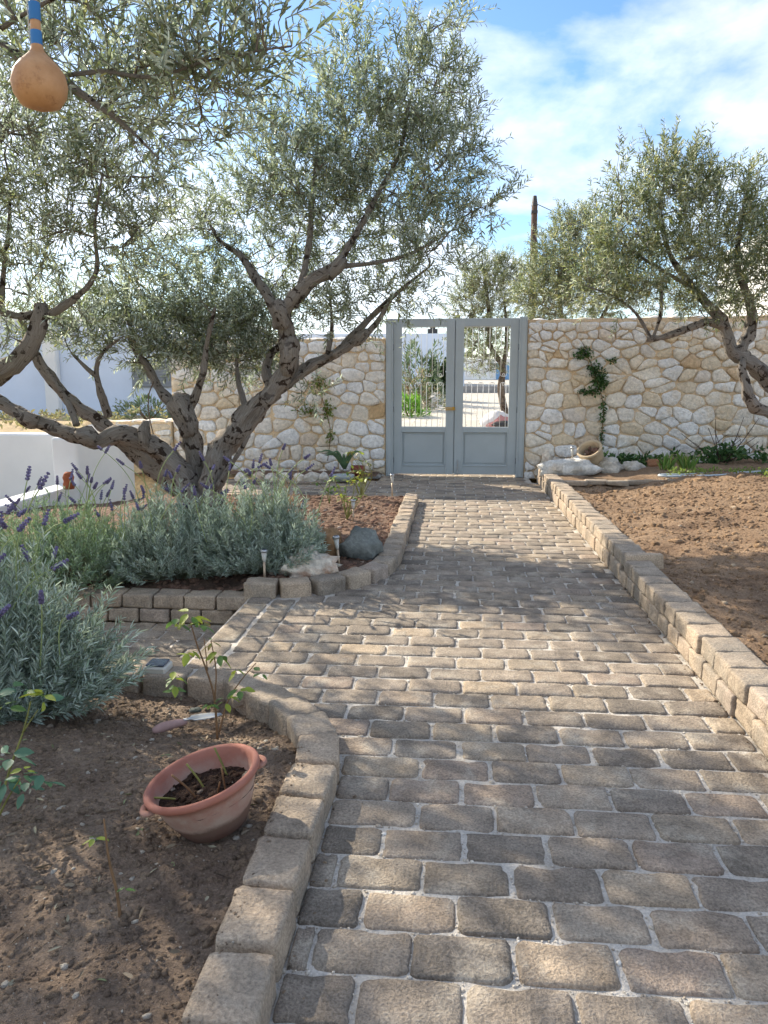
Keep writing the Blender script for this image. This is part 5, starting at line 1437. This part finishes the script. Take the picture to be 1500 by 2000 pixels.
def shrub(name, c, rad, n, size, pal, label, seed, w=.5, stem=True, group=None):
    r = np.random.default_rng(seed); c = np.array(c, float); rad = np.array(rad)
    root = thing(name, tuple(c), label, 'shrub', group); fo = Foliage()
    q = rnd_unit(r, n) * r.uniform(.4, 1, (n, 1)) ** .5; q[:, 2] = np.abs(q[:, 2])
    lob = 1 + .18 * np.sin(q[:, :1] * 9 + seed) + .12 * np.sin(q[:, 2:] * 11)
    p = c + q * rad * lob
    d = unit(q + rnd_unit(r, n) * .8 + np.array([0, 0, .4])); L = size * r.uniform(.6, 1.3, n)
    fo.leaves(r, p, d, L, L * w, pal, .25)
    fo.build('foliage', m_green, root)
    mb = MB()
    for i in range(5):
        a = i * 1.3; mb.tube([c + np.array([0, 0, -.05]), c + np.array([math.cos(a) * rad[0] * .5, math.sin(a) * rad[1] * .5, rad[2] * .7])], [.025, .01], 6)
    mb.build('stems', m_twig, root, True)
shrub('shrub', (-7.9, 19.5, .42), (.9, .6, .55), 900, .14, [(1, (.18, .24, .12)), (.6, (.28, .32, .18))], 'grey-green rounded shrub in front of the house window', 90, .18)
shrub('shrub', (float(A(818, 700, 26)[0]), 26, .65), (.95, .6, 2.0), 1300, .2, [(1, (.12, .17, .10)), (.7, (.24, .28, .2))], 'grey-leaved tall shrub in front of the blue-shaded house', 91, .2)
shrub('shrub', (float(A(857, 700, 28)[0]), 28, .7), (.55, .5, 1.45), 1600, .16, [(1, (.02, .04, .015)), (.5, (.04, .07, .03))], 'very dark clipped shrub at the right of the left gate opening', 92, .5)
shrub('shrub', (float(A(800, 700, 20.5)[0]), 20.5, .48), (.45, .5, .55), 700, .16, [(1, (.16, .34, .05)), (.6, (.26, .44, .08))], 'bright green leafy clump low in the left gate opening', 93, .2)
shrub('shrub', (float(A(812, 700, 23)[0]), 23, .58), (.7, .5, 1.1), 900, .15, [(1, (.22, .22, .15)), (.5, (.38, .30, .22)), (.5, (.14, .2, .09))], 'twiggy brownish shrub behind the bright green clump', 94, .25)
for i, (x, y_, s) in enumerate([(float(A(842, 700, 24)[0]), 24, .26), (float(A(853, 700, 26)[0]), 26, .26), (float(A(863, 700, 28)[0]), 27.6, .26)]):
    me = rock_mesh(s, s * .8, s * 1.1, 50 + i, .3, 2); me.materials.append(rm_white); o = link('boulder', me); o.location = (x, y_, .30 + .033 * (y_ - 14) + .12)
    tag(o, ['nearest', 'middle', 'farthest'][i] + ' of the pale boulders lining the courtyard in the left gate opening', 'rock', 'boulders in the courtyard')
bag = thing('cushion_bundle', tuple(G(962, 833, .42)), 'rounded pink and white bundle on the courtyard, low in the right gate opening', 'bundle')
g = G(968, 838, .42)
me = rock_mesh(.34, .25, .26, 4.2, .08, 3, .8); me.materials.append(plain('white_cloth', lin('d8d6d6'), .9)); o = link('cover', me, None, bag); o.location = (g[0], g[1], g[2] + .12); o.rotation_euler = (0, -.35, 0)
me = rock_mesh(.30, .26, .19, 4.2, .08, 3, .8); me.materials.append(plain('pink_cloth', lin('c08a86'), .9)); o = link('lining', me, None, bag); o.location = (g[0] + .05, g[1] - .06, g[2] + .10); o.rotation_euler = (0, -.35, 0)
me = rock_mesh(.24, .2, .10, 6.2, .2, 2, 1.2); me.materials.append(m_dark); o = link('strap', me, None, bag); o.location = (g[0] + .12, g[1] - .2, g[2] + .1)
def climber(label, stems, blobs, pal, seed, size=.05):
    r = np.random.default_rng(seed)
    root = thing('climbing_plant', stems[0][0], label, 'plant'); mb = MB(); fo = Foliage()
    for P in stems: mb.tube(spline(P, .05), .006, 5)
    mb.build('stem', m_twig, root, True)
    for c, rad, n in blobs:
        n = int(n * 1.6); p = np.array(c) + rnd_unit(r, n) * np.array(rad) * r.uniform(.2, 1, (n, 1))
        d = unit(rnd_unit(r, n) + np.array([0, -.4, -.2])); L = size * r.uniform(.6, 1.3, n)
        fo.leaves(r, p, d, L, L * .5, pal, .25)
    fo.build('leaves', m_green, root)
yv = YW - .07
climber('dark green climber with a trailing stem on the right stone wall', [AP([(1170, 900, yv), (1175, 850, yv), (1178, 790, yv), (1165, 740, yv), (1150, 700, yv), (1135, 680, yv)])],
        [(A(1140, 690, yv), (.16, .06, .1), 90), (A(1160, 720, yv), (.12, .06, .12), 90), (A(1172, 745, yv), (.14, .07, .16), 170), (A(1150, 765, yv), (.2, .06, .06), 70), (A(1178, 805, yv), (.05, .05, .3), 60), (A(1195, 705, yv), (.1, .04, .05), 20), (A(1174, 860, yv), (.03, .04, .25), 26)], DG, 95)
climber('sparse yellow-green climber on the left stone wall near the gate', [AP([(640, 900, yv), (645, 840, yv), (630, 780, yv), (620, 730, yv)])],
        [(A(625, 750, yv), (.18, .06, .2), 60), (A(600, 800, yv), (.22, .06, .12), 60), (A(640, 800, yv), (.1, .06, .2), 60), (A(645, 850, yv), (.08, .05, .1), 30)], [(1, (.16, .22, .06)), (.6, (.26, .30, .07)), (.3, (.3, .16, .08))], 96)

# ================================================================== GOURD
gd = thing('hanging_gourd', tuple(A(77, 215, 2.6)), 'dried gourd with blue-painted neck hanging from the near olive branch', 'gourd')
def gourd_mat():
    t = NT('gourd_skin')
    c = t.mix(t.ramp(t.noise(10, 5, .6), .35, .65), lin('a87c52'), lin('bd936a'))
    c = t.mix(t.ramp(t.noise(16, 7, .75), .55, .68, 0, .75), c, lin('8a5f3f'))
    c = t.mix(t.ramp(t.noise(48, 4, .7), .66, .70, 0, .8), c, lin('6d6a66'))
    return t.done(c, .55, .4, t.bump(t.noise(45, 4, .6), .3, .002))
gc = A(77, 160, 2.6); gx0 = gc[0]
GS = .89
prof = [(0, -.092), (.03, -.094), (.07, -.080), (.092, -.045), (.098, -.010), (.090, .030), (.066, .062), (.038, .088), (.024, .105), (.019, .13), (.018, .18), (.0185, .24), (.017, .27), (0, .275)]
prof = [(a * GS, b * GS) for a, b in prof]
mb = MB(); mb.lathe(prof, 36, (gc[0], gc[1], gc[2]))
ob = mb.build('body', gourd_mat(), gd, True)
m_blue = plain('blue_paint', lin('2e6ea8'), .5, .4, .1)
for bp in ([(.0195, .205), (.0202, .21), (.0202, .262), (.019, .266)], [(.0202, .118), (.0198, .125), (.0194, .168), (.0185, .172)]):
    mb = MB(); mb.lathe([(a * GS + .0004, b * GS) for a, b in bp], 20, tuple(gc)); mb.build('painted_band', m_blue, gd, True)
mb = MB(); mb.tube([(gc[0], gc[1], gc[2] + .235), (gc[0] + .003, gc[1] + .02, gc[2] + .5), (gc[0], gc[1] + .05, gc[2] + .75)], .002, 5); mb.build('string', m_clear, gd)
mb = MB(); mb.tube([(gc[0] - .02, gc[1] - .005, gc[2] + .11), (gc[0] - .022, gc[1] - .005, gc[2] + .27)], .0016, 5); mb.build('cord', m_clear, gd)
# thin cable hanging from the middle limb
mb = MB(); mb.tube(spline(AP([(300, 745, 7.45), (290, 775, 7.4), (292, 815, 7.4), (300, 850, 7.4)]), .03), .006, 6)
o = mb.build('cable', plain('cable_brown', lin('6e5d4e'), .7), None, True); tag(o, 'thin brown cable hanging from a limb of the large olive tree', 'cable')
